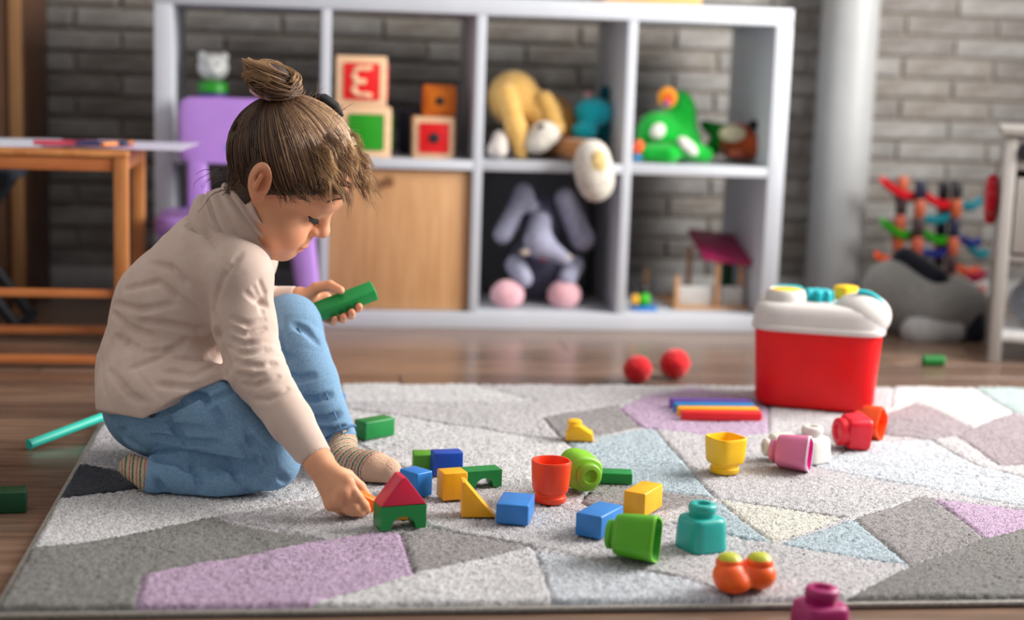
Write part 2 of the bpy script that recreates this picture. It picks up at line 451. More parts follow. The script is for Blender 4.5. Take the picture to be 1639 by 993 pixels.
rug = thing('area_rug', 'pale patchwork area rug in grey, white, lilac and blue on the wooden floor', 'rug', (RX0, RY0, 0))
boxo('rug_backing', ((RX1-RX0)/2, (RY1-RY0)/2, .004), (RX1-RX0+.012, RY1-RY0+.014, .006), mat('rug_binding', (150, 146, 140), .9, .2, 200, .5), rug, .002)
hs = .0032
nx, ny = int((RX1-RX0)/hs), int((RY1-RY0)/hs)
gx, gy = np.meshgrid(np.linspace(RX0, RX1, nx+1), np.linspace(RY0, RY1, ny+1), indexing='ij')
P2 = np.stack([gx.ravel(), gy.ravel()], 1)
J = P2+RNG.uniform(-.0012, .0012, P2.shape)
H = .0118+RNG.uniform(0, .0034, len(P2))+.0008*np.sin(P2[:, 0]*41+np.sin(P2[:, 1]*33))
sd = np.full(len(P2), 9.)
for nm, pl_ in PATCH: sd = np.minimum(sd, segdist(P2, pl_))
H -= np.clip(1-sd/.0045, 0, 1)*.0045
# long carved seams that cross the pattern
for a, b in (((545, 650), (905, 704)), ((640, 745), (960, 790)), ((1010, 735), (1330, 770)), ((1144, 794), (1349, 825)), ((846, 871), (1090, 922)), ((342, 824), (520, 860)), ((690, 842), (846, 871)), ((1150, 715), (1660, 770)), ((1243, 868), (900, 812)), ((545, 700), (760, 683))):
    a = G(*a, RUG)[:2]; b = G(*b, RUG)[:2]; t_ = np.clip(((P2-a)@(b-a))/((b-a)@(b-a)), 0, 1)
    d = np.hypot(*(P2-a-t_[:, None]*(b-a)).T); H -= np.clip(1-d/.004, 0, 1)*.004
ed = np.minimum(np.minimum(P2[:, 0]-RX0, RX1-P2[:, 0]), np.minimum(P2[:, 1]-RY0, RY1-P2[:, 1]))
H = np.where(ed < .006, .0045+(H-.0045)*np.clip(ed/.006, 0, 1)**.5, H)
RV = np.stack([J[:, 0]-RX0, J[:, 1]-RY0, H], 1)
ii, jj = np.meshgrid(np.arange(nx), np.arange(ny), indexing='ij'); ii = ii.ravel(); jj = jj.ravel()
Q = np.stack([ii*(ny+1)+jj, (ii+1)*(ny+1)+jj, (ii+1)*(ny+1)+jj+1, ii*(ny+1)+jj+1], 1)
cen = P2[Q].mean(1)+RNG.uniform(-.0012, .0012, (len(Q), 2))
own = np.full(len(Q), -1)
for k, (nm, pl_) in enumerate(PATCH): own[(own < 0) & inpoly(cen, pl_)] = k
M_rug = {k: mat('rug_pile_'+k, tuple(int(x*.80) for x in c), .95, .3, 330, 1.0, 600, spec=.08, sheen=.25, rgb2=tuple(min(255, int(x*1.12)) for x in c), thr=(.36, .58)) for k, c in RC.items()}
for k in range(-1, len(PATCH)):
    q = Q[own == k]
    if len(q) == 0: continue
    u, inv = np.unique(q, return_inverse=True)
    o = npobj('rug_patch', RV[u], inv.reshape(q.shape), M_rug['pale' if k < 0 else PATCH[k][0]], rug, True)

# ================================================================== SHELF UNIT
M_white = mat('white_laminate', (192, 197, 206), .45, .03, 10)
SW, SH, SD, T, TI = 1.47, .77, .39, .04, .022
sh = thing('cube_shelf', 'large white open cube shelf with eight compartments against the brick wall', 'shelf', (0, 0, 0))
boxo('top_board', (SW/2, SD/2, SH-T/2), (SW, SD, T), M_white, sh, .002)
boxo('bottom_board', (SW/2, SD/2, T/2), (SW, SD, T), M_white, sh, .002)
for x in (T/2, SW-T/2): boxo('side_panel', (x, SD/2, SH/2), (T, SD, SH-2*T-.0004), M_white, sh, .001)
DX = [.382, .735, 1.088]
for x in DX: boxo('divider', (x, SD/2, SH/2), (TI, SD-.004, SH-2*T-.0004), M_white, sh, .001)
CX_ = [T]+[q for x in DX for q in (x-TI/2, x+TI/2)]+[SW-T]
for i in range(4):
    a, b = CX_[2*i], CX_[2*i+1]
    boxo('shelf_board', ((a+b)/2, SD/2, SH/2), (b-a-.0004, SD-.004, TI), M_white, sh, .001)
ZM = SH/2+TI/2
M_oak = mat('oak_veneer', (186, 138, 92), .5, .2, 9, .06, 40, (9, 1, .7), rgb2=(204, 158, 112))
M_box = mat('dark_felt', (140, 142, 148), .95, .15, 120, .4)
# oak door insert
a, b = CX_[2], CX_[3]
t = thing('cabinet_insert', 'oak door cabinet filling the lower second compartment of the shelf', 'cabinet', ((a+b)/2, .02, T))
cw, ch = b-a-.004, SH/2-TI/2-T-.004
boxo('body', (0, .17, ch/2+.001), (cw, .3, ch), M_white, t, .002)
dr = boxo('door', (0, .006, ch/2+.001), (cw, .018, ch-.002), M_oak, t, .002)
kx = at(622, 291, .01)
bm = bmesh.new(); loft(bm, [[(p[0], -z, p[1]) for p in ring(0, r_, seg=20)] for z, r_ in ((0, .008), (.008, .008), (.012, .013), (.018, .012), (.019, .004))])
o = obj('knob', bm, mat('brown_wood', (120, 80, 50), .5), dr, True, 50); o.location = (kx[0]-(a+b)/2, -.003, kx[2]-T)
# dark felt box that the elephant sits in
a, b = CX_[4], CX_[5]
t = thing('storage_box', 'dark grey felt box open at the front behind the elephant toy', 'box', ((a+b)/2, .03, T))
for nm, c, s in (('back_panel', (0, .33, ch/2), (cw-.002, .008, ch)), ('side_panel', (-cw/2+.005, .25, ch/2), (.006, .15, ch)), ('side_panel', (cw/2-.005, .25, ch/2), (.006, .15, ch)), ('bottom_panel', (0, .175, .004), (cw-.014, .30, .006))):
    boxo(nm, c, s, M_box, t, .001)
# wooden tray on top of the shelf
p0, p1 = at(955, 0, .2)[0], at(1108, 0, .2)[0]
t = thing('wooden_tray', 'low honey-coloured wooden tray lying on top of the white shelf', 'tray', ((p0+p1)/2, .2, SH))
M_honey = mat('honey_wood', (205, 150, 86), .5, .2, 8, .05, 40, (1, 8, 8), rgb2=(222, 172, 110))
boxo('tray_base', (0, 0, .004), (p1-p0, .2, .008), M_honey, t, .002)
for s in (-1, 1):
    boxo('tray_wall', (0, s*.096, .024), (p1-p0, .008, .03), M_honey, t, .002); boxo('tray_wall', (s*((p1-p0)/2-.004), 0, .024), (.008, .182, .03), M_honey, t, .002)

# ---- toys on the shelf
CREAM = mat('pale_wood', (226, 186, 148), .55, .1, 14, .05, 50, (1, 1, 6))
def letter_cube(label, c, s, face, glyph=None, side=None, name='wooden_block', body=None):
    t = thing(name, label, 'toy block', c)
    boxo('cube', (0, 0, s/2), (s, s, s), body or CREAM, t, .004)
    fp = boxo('face_panel', (0, -s/2-.001, s/2), (s*.72, .003, s*.72), paintwood(face), t, .004)
    boxo('side_panel', (s/2+.001, 0, s/2), (.003, s*.72, s*.72), paintwood(side or face), t, .004)
    return t, fp
ya = .10
gx_ = at(545, 245, ya-.06)[0]; s1 = .116
t, f_ = letter_cube('green-faced cream wooden cube under the red letter cube on the shelf', (gx_+s1/2, ya, ZM), s1, (30, 140, 20), name='letter_cube')
t, f_ = letter_cube('cream wooden cube with a red letter face, stacked on the green cube', (gx_+s1/2-.012, ya, ZM+s1), s1, (214, 22, 24), name='letter_cube')
bm = bmesh.new(); gp = []
for i in range(9):
    th = math.radians(60+i*30); gp.append((.012*math.cos(th)*1.25, -.0035, .0155+.0155*math.sin(th)))
pts = [(x, y_, z_) for x, y_, z_ in gp][::1]
lo_ = [(p[0], p[1], p[2]-.031) for p in gp]
tube(bm, [(.018, -.0035, .034)]+gp, .0062, 6); tube(bm, lo_+[(.018, -.0035, -.034)], .0062, 6)
o = obj('letter', bm, CREAM, f_, True); o.location = (0, -s1/2-.0005, s1/2); o.scale = (1.25, .4, 1.0)
bx0 = at(641, 240, .2)[0]
t, f_ = letter_cube('dark navy cube standing behind the green cube on the shelf', (bx0+.052, .25, ZM), .105, (16, 24, 60), name='letter_cube', body=mat('navy_wood', (18, 28, 66), .5))
M_dot = mat('dark_dot', (14, 16, 26), .6)
rx_ = at(661, 250, .04)[0]; s2 = .097
t, f_ = letter_cube('small cream cube with red face and black dot, under the orange cube', (rx_+s2/2, .09, ZM), s2, (214, 14, 22), name='dotted_cube', side=(110, 10, 20))
def dot(t, s): 
    bm = bmesh.new(); loft(bm, [[(p[0], y_, p[1]) for p in ring(0, r_, seg=20)] for y_, r_ in ((0, s*.13), (-.003, s*.13), (-.004, s*.1))]); o = obj('dot', bm, M_dot, t, True, 40); o.location = (0, -s/2-.002, s/2)
dot(f_, s2)
s3 = .074
t, f_ = letter_cube('small orange cube with black dot stacked on the red dotted cube', (at(678, 185, .06)[0]+s3/2, .10, ZM+s2), s3, (222, 120, 14), name='dotted_cube', body=paintwood((212, 110, 22)))
dot(f_, s3)
# stacking toy with white bear
p = at(341, 240, .12)
t = thing('stacking_toy', 'stacking cup tower with a white bear head behind the lilac chair', 'toy', (p[0], .12, ZM))
zz = 0
for i, (c, r_) in enumerate((((60, 110, 200), .047), ((240, 190, 40), .044), ((70, 150, 60), .042), ((214, 72, 40), .041), ((84, 44, 140), .037), ((26, 150, 26), .034))):
    hgt = .027; lofto('ring', [(zz, r_*.9), (zz+.003, r_), (zz+hgt-.004, r_*.97), (zz+hgt-.001, r_*.9)], plastic(c), t, 28); zz += hgt
sdf_part('bear_head', [('e', (0, 0, zz+.033), (.036, .03, .033)), ('e', (-.025, 0, zz+.058), (.011, .01, .011)), ('e', (.025, 0, zz+.058), (.011, .01, .011)), ('e', (.004, -.026, zz+.024), (.014, .012, .011))], plastic((206, 208, 206)), t, .003, .006)
for s in (-1, 1): blob('eye', (s*.013, -.029, zz+.04), .003, M_dot, t)

def px(u, v, y): return tuple(at(u, v, y))
def plush(name, label, base): return thing(name, label, 'plush toy', base)
TAN, TAN2, WHT = fur((206, 160, 84), (226, 184, 110)), fur((164, 104, 46), (190, 126, 60)), fur((206, 200, 190))
# tan dog
t = plush('plush_dog', 'tan plush dog with white muzzle slumped in the third upper compartment', (0, 0, 0))
sdf_part('body', [('e', px(872, 200, .26), (.085, .08, .082)), ('e', px(900, 208, .2), (.034, .05, .06))], fur((186, 124, 58), (206, 146, 76)), t, .006, .03)
sdf_part('head', [('e', px(822, 158, .18), (.064, .07, .068)), ('e', px(868, 185, .15), (.05, .05, .052))], TAN, t, .005, .03)
sdf_part('ear', [('c', px(812, 150, .12), px(826, 205, .09), .026, .022), ('c', px(826, 205, .09), px(834, 243, .09), .022, .017)], TAN, t, .004, .02)
sdf_part('ear', [('c', px(872, 160, .12), px(890, 205, .10), .022, .022)], TAN, t, .004, .02)
sdf_part('muzzle', [('e', px(872, 214, .085), (.037, .034, .03)), ('e', px(858, 230, .085), (.03, .03, .024))], WHT, t, .004, .02)
sdf_part('paw', [('e', px(796, 241, .08), (.024, .04, .02)), ('e', px(800, 225, .1), (.018, .03, .025))], fur((198, 188, 182)), t, .004, .02)
blob('bow', px(834, 196, .085), (.009, .008, .01), fur((190, 24, 14)), t)
blob('nose', px(866, 202, .052), (.008, .006, .006), M_dot, t)
sdf_part('leg', [('c', px(900, 236, .12), px(945, 243, -.01), .024, .028)], TAN2, t, .004, .015)
ft = sdf_part('foot', [('e', px(948, 258, -.045), (.042, .034, .05)), ('e', px(954, 290, -.045), (.043, .034, .048))], WHT, t, .004, .03)
o = blob('foot_pad', px(958, 260, -.077), (.019, .008, .029), fur((214, 186, 128)), ft)
# teal hippo
t = plush('plush_hippo', 'teal plush animal tucked beside the tan dog on the shelf', (0, 0, 0))
TEAL = fur((18, 184, 206), (40, 206, 226))
sdf_part('body', [('e', px(962, 195, .24), (.055, .07, .065))], fur((8, 112, 126)), t, .005, .02)
sdf_part('head', [('e', px(950, 180, .17), (.048, .05, .036)), ('e', px(935, 210, .14), (.033, .035, .022))], TEAL, t, .004, .016)
blob('ear', px(968, 148, .2), (.014, .012, .018), fur((6, 84, 96)), t); blob('ear', px(942, 153, .17), (.012, .01, .012), fur((196, 150, 150)), t)
# green frog
GRN = fur((10, 150, 40), (20, 184, 60))
t = plush('plush_frog', 'bright green plush frog with orange spotted eye in the upper right compartment', (0, 0, 0))
sdf_part('body', [('e', px(1072, 228, .18), (.08, .07, .05)), ('e', px(1088, 190, .2), (.042, .05, .07)), ('e', px(1050, 210, .17), (.045, .05, .05))], GRN, t, .005, .03)
sdf_part('arm', [('c', px(1040, 245, .1), px(1072, 246, .08), .022, .024), ('c', px(1095, 236, .09), px(1128, 248, .1), .026, .02)], GRN, t, .004, .02)
e = blob('eye', px(1068, 156, .14), (.024, .018, .026), fur((238, 150, 30)), t); blob('eye_spot', px(1071, 158, .118), (.013, .006, .015), fur((240, 90, 40)), e); blob('pupil', px(1066, 166, .116), (.008, .005, .007), fur((90, 70, 140)), e)
for q, r_, a_ in (((1053, 210, .112), (.018, .012, .021), 35), ((1101, 234, .062), (.031, .01, .014), 40)): blob('belly_patch', px(*q), r_, fur((206, 204, 198)), t, Euler((0, math.radians(a_), 0)).to_matrix())
blob('foot', px(1022, 237, .11), (.014, .02, .02), fur((240, 96, 50)), t); blob('toe', px(1020, 252, .1), (.011, .016, .009), fur((20, 130, 180)), t)
# fox
t = plush('plush_fox', 'brown and cream plush fox lying beside the green frog', (0, 0, 0))
sdf_part('head', [('e', px(1184, 228, .17), (.055, .06, .048)), ('e', px(1206, 236, .13), (.025, .03, .03))], fur((140, 52, 26), (168, 80, 40)), t, .005, .02)
blob('face_patch', px(1172, 214, .118), (.034, .016, .021), fur((196, 190, 160)), t); blob('nose', px(1206, 200, .12), (.014, .012, .012), fur((16, 16, 26)), t)
sdf_part('scarf', [('c', px(1128, 200, .2), px(1158, 216, .18), .012, .028), ('c', px(1140, 238, .18), px(1160, 216, .18), .02, .02)], fur((8, 112, 24)), t, .004, .015)
blob('mouth', px(1178, 246, .105), (.02, .01, .01), fur((170, 84, 62)), t)
# grey elephant
t = plush('plush_elephant', 'grey plush elephant with pink feet sitting in the dark box', (0, 0, 0))
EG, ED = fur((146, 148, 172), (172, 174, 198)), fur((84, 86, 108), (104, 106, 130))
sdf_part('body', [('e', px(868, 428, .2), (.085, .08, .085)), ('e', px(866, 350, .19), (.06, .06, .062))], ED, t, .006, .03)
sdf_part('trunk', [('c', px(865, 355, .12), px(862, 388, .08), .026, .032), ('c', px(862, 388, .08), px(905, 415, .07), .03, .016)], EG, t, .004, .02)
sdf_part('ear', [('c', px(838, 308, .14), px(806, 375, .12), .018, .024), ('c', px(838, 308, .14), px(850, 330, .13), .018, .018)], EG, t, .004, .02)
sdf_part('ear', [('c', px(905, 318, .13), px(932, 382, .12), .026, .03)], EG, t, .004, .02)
for u, v in ((840, 404), (908, 412)): blob('tusk', px(u, v, .065), (.013, .01, .008), fur((196, 180, 170)), t)
blob('mouth', px(869, 415, .08), (.011, .01, .007), fur((150, 70, 90)), t)
for u0, v0, u1, v1 in ((826, 425, 838, 446), (918, 425, 908, 446)): sdf_part('arm', [('c', px(u0, v0, .12), px(u1, v1, .075), .026, .022)], EG, t, .004, .015)
for u in (812, 903): 
    sdf_part('foot', [('e', px(u, 472, .075), (.041, .036, .036))], fur((214, 160, 170), (232, 186, 196)), t, .004, .01)
# toy stable
pb = px(1135, 490, .12)
t = thing('toy_stable', 'small wooden toy stable with dark pink roof in the lower right compartment', 'toy', (0, 0, 0))
M_lw = mat('light_wood', (196, 150, 108), .6, .12, 20, .05, 60, (4, 4, 1))
def post(u, v0, v1, y, w=.012): 
    p = px(u, v1, y); q = px(u, v0, y); z0 = max(p[2], T+.001) if v1 < 486 else T+.001; return boxo('post', ((p[0]+q[0])/2, y, (z0+q[2])/2), (w, w, q[2]-z0), M_lw, t, .002)
for u, v0, y in ((1083, 442, .1), (1148, 412, .1), (1186, 412, .12), (1034, 430, .3), (1102, 395, .3), (1170, 400, .3)): post(u, v0, 498, y)
x0, x1 = px(1083, 480, .1)[0], px(1190, 480, .1)[0]
boxo('fence', ((x0+x1)/2, .11, T+.03), (x1-x0, .006, .05), mat('white_card', (206, 206, 204), .6), t, .001)
boxo('base_board', ((x0+x1)/2, .19, T+.004), (x1-x0+.02, .23, .007), M_lw, t, .001)
x0, x1 = px(1118, 400, .15)[0], px(1195, 400, .15)[0]; zr_ = px(1150, 398, .15)[2]
o = boxo('roof', ((x0+x1)/2, .18, zr_), (x1-x0, .2, .012), mat('pink_paint', (158, 30, 84), .5), t, .002, rot=Euler((math.radians(14), math.radians(6), 0)).to_matrix())
boxo('door', (px(1164, 440, .22)[0], .22, T+.07), (.03, .006, .08), paintwood((12, 80, 50)), t, .001)
# little vehicle toy
t = thing('toy_figure', 'tiny yellow and green toy figure on a blue base beside the stable', 'toy', (px(1026, 500, .07)[0], .07, T))
boxo('base', (.006, 0, .005), (.06, .05, .009), plastic((40, 120, 200)), t, .003)
sdf_part('body', [('e', (.006, 0, .026), (.016, .015, .018)), ], plastic((50, 180, 20)), t, .003, .006); sdf_part('pack', [('e', (-.016, 0, .024), (.011, .012, .015))], plastic((236, 170, 30)), t, .003, .006)
sdf_part('head', [('e', (.003, 0, .052), (.015, .014, .013)), ('e', (-.008, 0, .06), (.005, .005, .006))], plastic((24, 24, 26)), t, .003, .006)

# ================================================================== FURNITURE ROUND THE EDGE
M_pine = mat('pine_wood', (176, 108, 56), .5, .2, 7, .06, 40, (6, 6, 1), rgb2=(200, 134, 76))
M_pineh = mat('pine_rail', (168, 92, 46), .5, .2, 7, .06, 40, (1, 6, 6), rgb2=(192, 118, 64))
tx = -.016; tyf, tyb = -.5, -.19; tw = .72; th = .43
tb = thing('side_table', 'low wooden table with open rails and papers on top at the left', 'table', (tx, tyf, 0))
for x in (0, -tw):
    for y_ in (0, tyb-tyf): boxo('leg', (x, y_, (th-.012)/2), (.027, .027, th-.012), M_pine, tb, .003)
boxo('apron', (-tw/2, 0, th-.026), (tw-.027, .02, .026), M_pineh, tb, .002); boxo('apron', (-tw/2, tyb-tyf, th-.05), (tw-.027, .018, .02), M_pineh, tb, .002)
for x in (0, -tw): boxo('apron', (x, (tyb-tyf)/2, th-.026), (.02, tyb-tyf-.027, .026), M_pine, tb, .002)
boxo('rail', (-tw/2, 0, .018), (tw-.027, .016, .016), M_pineh, tb, .003); boxo('rail', (-tw/2, tyb-tyf, .022), (tw-.027, .016, .016), M_pineh, tb, .003)
boxo('rail', (-tw/2, 0, .15), (tw-.027, .016, .016), M_pineh, tb, .003)
boxo('tabletop', (-tw/2, (tyb-tyf)/2, th-.006), (tw+.027, tyb-tyf+.03, .0118), M_pine, tb, .003)
def sheet(label, c, s, rz, col, k):
    t = boxo('paper_sheet', (0, 0, 0), (s[0], s[1], .0012), mat('paper', col, .8, .04, 20), None, 0)
    t.location = (c[0], c[1], th+.0012+.0016*k); t.rotation_euler = (0, 0, math.radians(rz)); tag(t, label, 'paper', 'papers on the wooden table')
    if k == 0: tag(t, group='papers on the wooden table')
sheet('white paper sheet lying at the left of the table top', (-.26, -.33), (.21, .28), 8, (206, 210, 226), 0)
sheet('pale lilac sheet sticking out past the right end of the table', (.0, -.34), (.21, .27), -4, (204, 200, 222), 1)
sheet('pink paper sheet in the middle of the table top', (-.1, -.36), (.17, .2), 12, (216, 156, 186), 2)
sheet('dark green card at the far left of the table top', (-.42, -.4), (.2, .16), 3, (30, 74, 62), 0)
# felt pens on the table
for i, (x, y_, rz, c, l) in enumerate(((-.06, -.46, 20, (30, 40, 90), 'navy felt pen lying on the pink paper'), (-.03, -.45, 60, (220, 140, 90), 'peach felt pen near the table corner'), (-.14, -.47, 10, (190, 60, 90), 'crimson felt pen on the pink paper'))):
    t = thing('felt_pen', l, 'pen', (x, y_, th+.0115), math.radians(rz), 'felt pens on the table')
    bm = bmesh.new(); tube(bm, [(-.045, 0, 0), (.03, 0, 0)], .0048, 10); obj('barrel', bm, plastic(c), t, True, 50)
    bm = bmesh.new(); tube(bm, [(.0305, 0, 0), (.052, 0, 0), (.056, 0, 0)], [.0052, .0052, .003], 10); obj('cap', bm, plastic(tuple(int(q*.8) for q in c)), t, True, 50)
# folding stool under the table
M_navy = mat('navy_metal', (16, 24, 34), .5)
sx = at(25, 480, .18)[0]
t = thing('folding_stool', 'dark navy folding stool half hidden behind the wooden table', 'stool', (sx-.08, -.03, 0))
for y_ in (-.1, .1):
    tubeo('leg', [(-.14, y_, .008), (.1, y_, .33)], .013, M_navy, t); tubeo('leg', [(.14, y_*.85, .008), (-.1, y_*.85, .33)], .013, M_navy, t)
boxo('seat', (0, 0, .345), (.26, .24, .028), mat('navy_cloth', (22, 32, 46), .9), t, .01)
for x in (-.14, .14): tubeo('foot_bar', [(x, -.11, .014), (x, .11, .014)], .012, M_navy, t)
# wooden wardrobe at the far left
wx = at(36, 100, .16)[0]
t = thing('wardrobe', 'tall brown wooden wardrobe at the left edge behind the table', 'wardrobe', (wx, .16, 0))
M_wd = mat('wardrobe_wood', (92, 62, 44), .5, .2, 6, .05, 40, (6, 6, 1)); M_wd2 = mat('wardrobe_edge', (150, 110, 70), .5, .15, 6, .05, 40, (6, 6, 1))
boxo('side_panel', (-.009, .18, .95), (.018, .36, 1.9), M_wd, t, .002); boxo('front_stile', (-.014, -.012, .95), (.028, .022, 1.9), M_wd2, t, .004)
boxo('door', (-.26, -.006, .95), (.46, .018, 1.86), M_wd, t, .003); boxo('back_panel', (-.27, .35, .95), (.5, .008, 1.9), M_wd, t, .001); boxo('top_panel', (-.27, .17, 1.91), (.54, .36, .018), M_wd, t, .002)
# lilac plastic chair
M_li = mat('lilac_plastic', (176, 132, 214), .4, .05, 10)
cxx = .197
ch_ = thing('child_chair', 'lilac plastic child chair standing in front of the shelf behind the girl', 'chair', (cxx, -.165, 0))
for sx_, sy_ in ((-1, -1), (1, -1), (-1, 1), (1, 1)):
    bm = bmesh.new(); tx0, ty0 = sx_*.135, sy_*.085; bx1, by1 = sx_*.165, sy_*.105
    loft(bm, [ring(.001, .017, .017, 4, 16, bx1, by1), ring(.02, .02, .02, 4, 16, bx1, by1), ring(.23, .029, .026, 4, 16, tx0, ty0), ring(.25, .03, .027, 4, 16, tx0, ty0)])
    obj('leg', bm, M_li, ch_, True, 50)
bm = bmesh.new(); loft(bm, [ring(.232, .165, .13, 6, 40), ring(.25, .176, .14, 6, 40), ring(.27, .176, .14, 6, 40), ring(.279, .168, .132, 6, 40)]); obj('seat', bm, M_li, ch_, True, 50)
bm = bmesh.new()
def bk(z, w_, y_): return [(x, y_+yy, z) for x, yy, _ in ring(0, w_, .013, 5, 32)]
loft(bm, [bk(.38, .12, .125), bk(.386, .135, .126), bk(.41, .142, .128), bk(.49, .143, .136), bk(.515, .138, .138), bk(.525, .12, .139)]); obj('backrest', bm, M_li, ch_, True, 50)
for s in (-1, 1):
    bm = bmesh.new(); loft(bm, [[(x+s*.095, y_+.115, .272) for x, y_, _ in ring(0, .026, .013, 4, 16)], [(x+s*.1, y_+.125, .385) for x, y_, _ in ring(0, .022, .012, 4, 16)]]); obj('back_post', bm, M_li, ch_, True, 50)
q = at(368, 237, -.02); bm = bmesh.new(); loft(bm, [[(p[0], y_, p[1]) for p in ring(0, .009, seg=16)] for y_ in (0, -.0015)]); o = obj('sticker', bm, plastic((70, 150, 210)), ch_, True, 40); o.location = (q[0]-cxx, .116, q[2])
# play kitchen at the right edge
kx0, ky0 = 1.843, -.374
M_kg = mat('kitchen_paint', (160, 156, 152), .5, .05, 10)
kt = thing('play_kitchen', 'white wooden play kitchen with black knobs at the right edge', 'toy kitchen', (kx0, ky0, 0), math.radians(-23))
kz = at(1585, 204, ky0)[2]; kw, kd = .56, .3
for x in (.011, kw-.011): boxo('side_panel', (x, kd/2+.012, kz/2+.1), (.02, kd-.05, kz-.22), M_kg, kt, .002)
for x in (.014, kw-.014):
    for y_ in (.014, kd-.014): boxo('leg', (x, y_, kz/2-.01), (.027, .027, kz-.022), M_kg, kt, .002)
boxo('worktop', (kw/2, kd/2, kz-.008), (kw+.02, kd+.02, .018), M_kg, kt, .003)
boxo('control_panel', (kw/2, .018, kz-.055), (kw-.058, .014, .07), M_kg, kt, .002)
for i in range(4):
    bm = bmesh.new(); loft(bm, [[(p[0], y_, p[1]) for p in ring(0, r_, seg=20)] for y_, r_ in ((0, .02), (-.012, .02), (-.016, .016), (-.017, .008))]); o = obj('knob', bm, mat('black_plastic', (20, 22, 30), .4), kt, True, 50); o.location = (.048+i*.07, .0105, kz-.052)
dr = boxo('oven_door', (kw/2, .016, kz-.19), (kw-.064, .016, .165), M_kg, kt, .003)
boxo('oven_window', (.27, .006, kz-.18), (.40, .006, .10), mat('dark_glass', (24, 34, 44), .15), dr, .004)
tubeo('oven_handle', [(.1, -.012, kz-.12), (.45, -.012, kz-.12)], .006, M_kg, dr)
boxo('lower_shelf', (kw/2, kd/2, .058), (kw-.03, kd-.03, .016), mat('kitchen_white', (214, 214, 214), .5), kt, .002)
boxo('oven_floor', (kw/2, kd/2, kz-.285), (kw-.045, kd-.03, .014), M_kg, kt, .002)
boxo('back_panel', (kw/2, kd-.006, kz-.15), (kw-.06, .008, .26), M_kg, kt, .001)
q = at(1576, 312, -.33)
def KP(x, y_, z_): c_, s_ = math.cos(math.radians(-23)), math.sin(math.radians(-23)); return (kx0+x*c_-y_*s_, ky0+x*s_+y_*c_, z_)
t = thing('oven_mitt', 'red oven mitt hanging on the side of the play kitchen', 'oven mitt', (0, 0, 0))
sdf_part('mitt', [('c', KP(-.016, .1, q[2]+.03), KP(-.016, .1, q[2]-.035), .013, .013), ('c', KP(-.016, .075, q[2]+.01), KP(-.016, .075, q[2]-.055), .013, .013), ('c', KP(-.016, .05, q[2]-.01), KP(-.016, .045, q[2]-.03), .011, .011)], fur((176, 8, 30)), t, .003, .03)
tubeo('loop', [KP(-.004, .1, q[2]+.075), KP(-.01, .09, q[2]+.062), KP(-.012, .1, q[2]+.04)], .002, fur((150, 8, 26)), t, 6)
t = thing('plush_ball', 'pale grey plush bundle on the lower shelf of the play kitchen', 'plush toy', (0, 0, 0))
sdf_part('body', [('e', KP(.11, .14, .125), (.07, .07, .058)), ('e', KP(.17, .14, .115), (.05, .06, .048))], fur((130, 136, 146)), t, .006, .02); sdf_part('ear', [('e', KP(.08, .11, .17), (.018, .014, .02))], fur((130, 136, 146)), t, .004)
t = thing('toy_pot', 'dark crimson toy pot behind the plush bundle in the play kitchen', 'toy', KP(.32, .16, .0662))
lofto('pot', [(0, .06), (.01, .065), (.1, .067), (.104, .064)], plastic((130, 10, 44)), t, 32); tubeo('handle', [(-.06, -.01, .08), (-.1, -.03, .085), (-.13, -.04, .088)], .008, plastic((30, 96, 110)), t); lofto('lid', [(.1045, .068), (.112, .066), (.12, .03), (.135, .012), (.14, .006)], plastic((12, 96, 112)), t, 32)
# marble run
t = thing('marble_run', 'colourful plastic marble run tower with slides against the brick wall', 'toy', (0, 0, 0))
my = .3
def mp(u, v, y_=my): return at(u, v, y_)
b0 = mp(1490, 465)
lofto_base = boxo('base', (b0[0], my, .006), (.3, .14, .01), plastic((20, 24, 40)), t, .004)
for u, v0, dy in ((1446, 282, 0), (1475, 288, -.03), (1512, 290, .03), (1533, 288, -.02)):
    a_ = mp(u, v0, my+dy); segs = 7; zt = a_[2]
    for i in range(segs):
        z0 = .012+(zt-.012)*i/segs; z1 = .012+(zt-.012)*(i+1)/segs-.001
        c = [(190, 92, 40), (186, 84, 60), (60, 40, 40), (184, 90, 60), (30, 34, 60), (176, 80, 40), (40, 38, 44)][(i+u) % 7]
        o = lofto('column', [(z0, .0125), (z0+.004, .015), (z1-.004, .015), (z1, .0125)], plastic(c), t, 16); o.location = (a_[0], my+dy, 0)
def chute(c, p, q, w_=.016):
    bm = bmesh.new(); p = np.array(p); q = np.array(q); rings = []
    prof = [(-1, .55), (-.8, .6), (-.6, -.25), (0, -.5), (.6, -.25), (.8, .6), (1, .55), (.75, -.5), (0, -.8), (-.75, -.5)]
    for s in np.linspace(0, 1, 6):
        m_ = p+(q-p)*s; rings.append([(m_[0], m_[1]+a_*w_, m_[2]+b_*w_-.012*math.sin(PI*s)) for a_, b_ in prof])
    loft(bm, rings); obj('slide', bm, plastic(c), t, True, 40)
RD, GR, TL, OR, BL = (206, 14, 34), (40, 150, 20), (14, 120, 134), (236, 90, 30), (24, 40, 120)
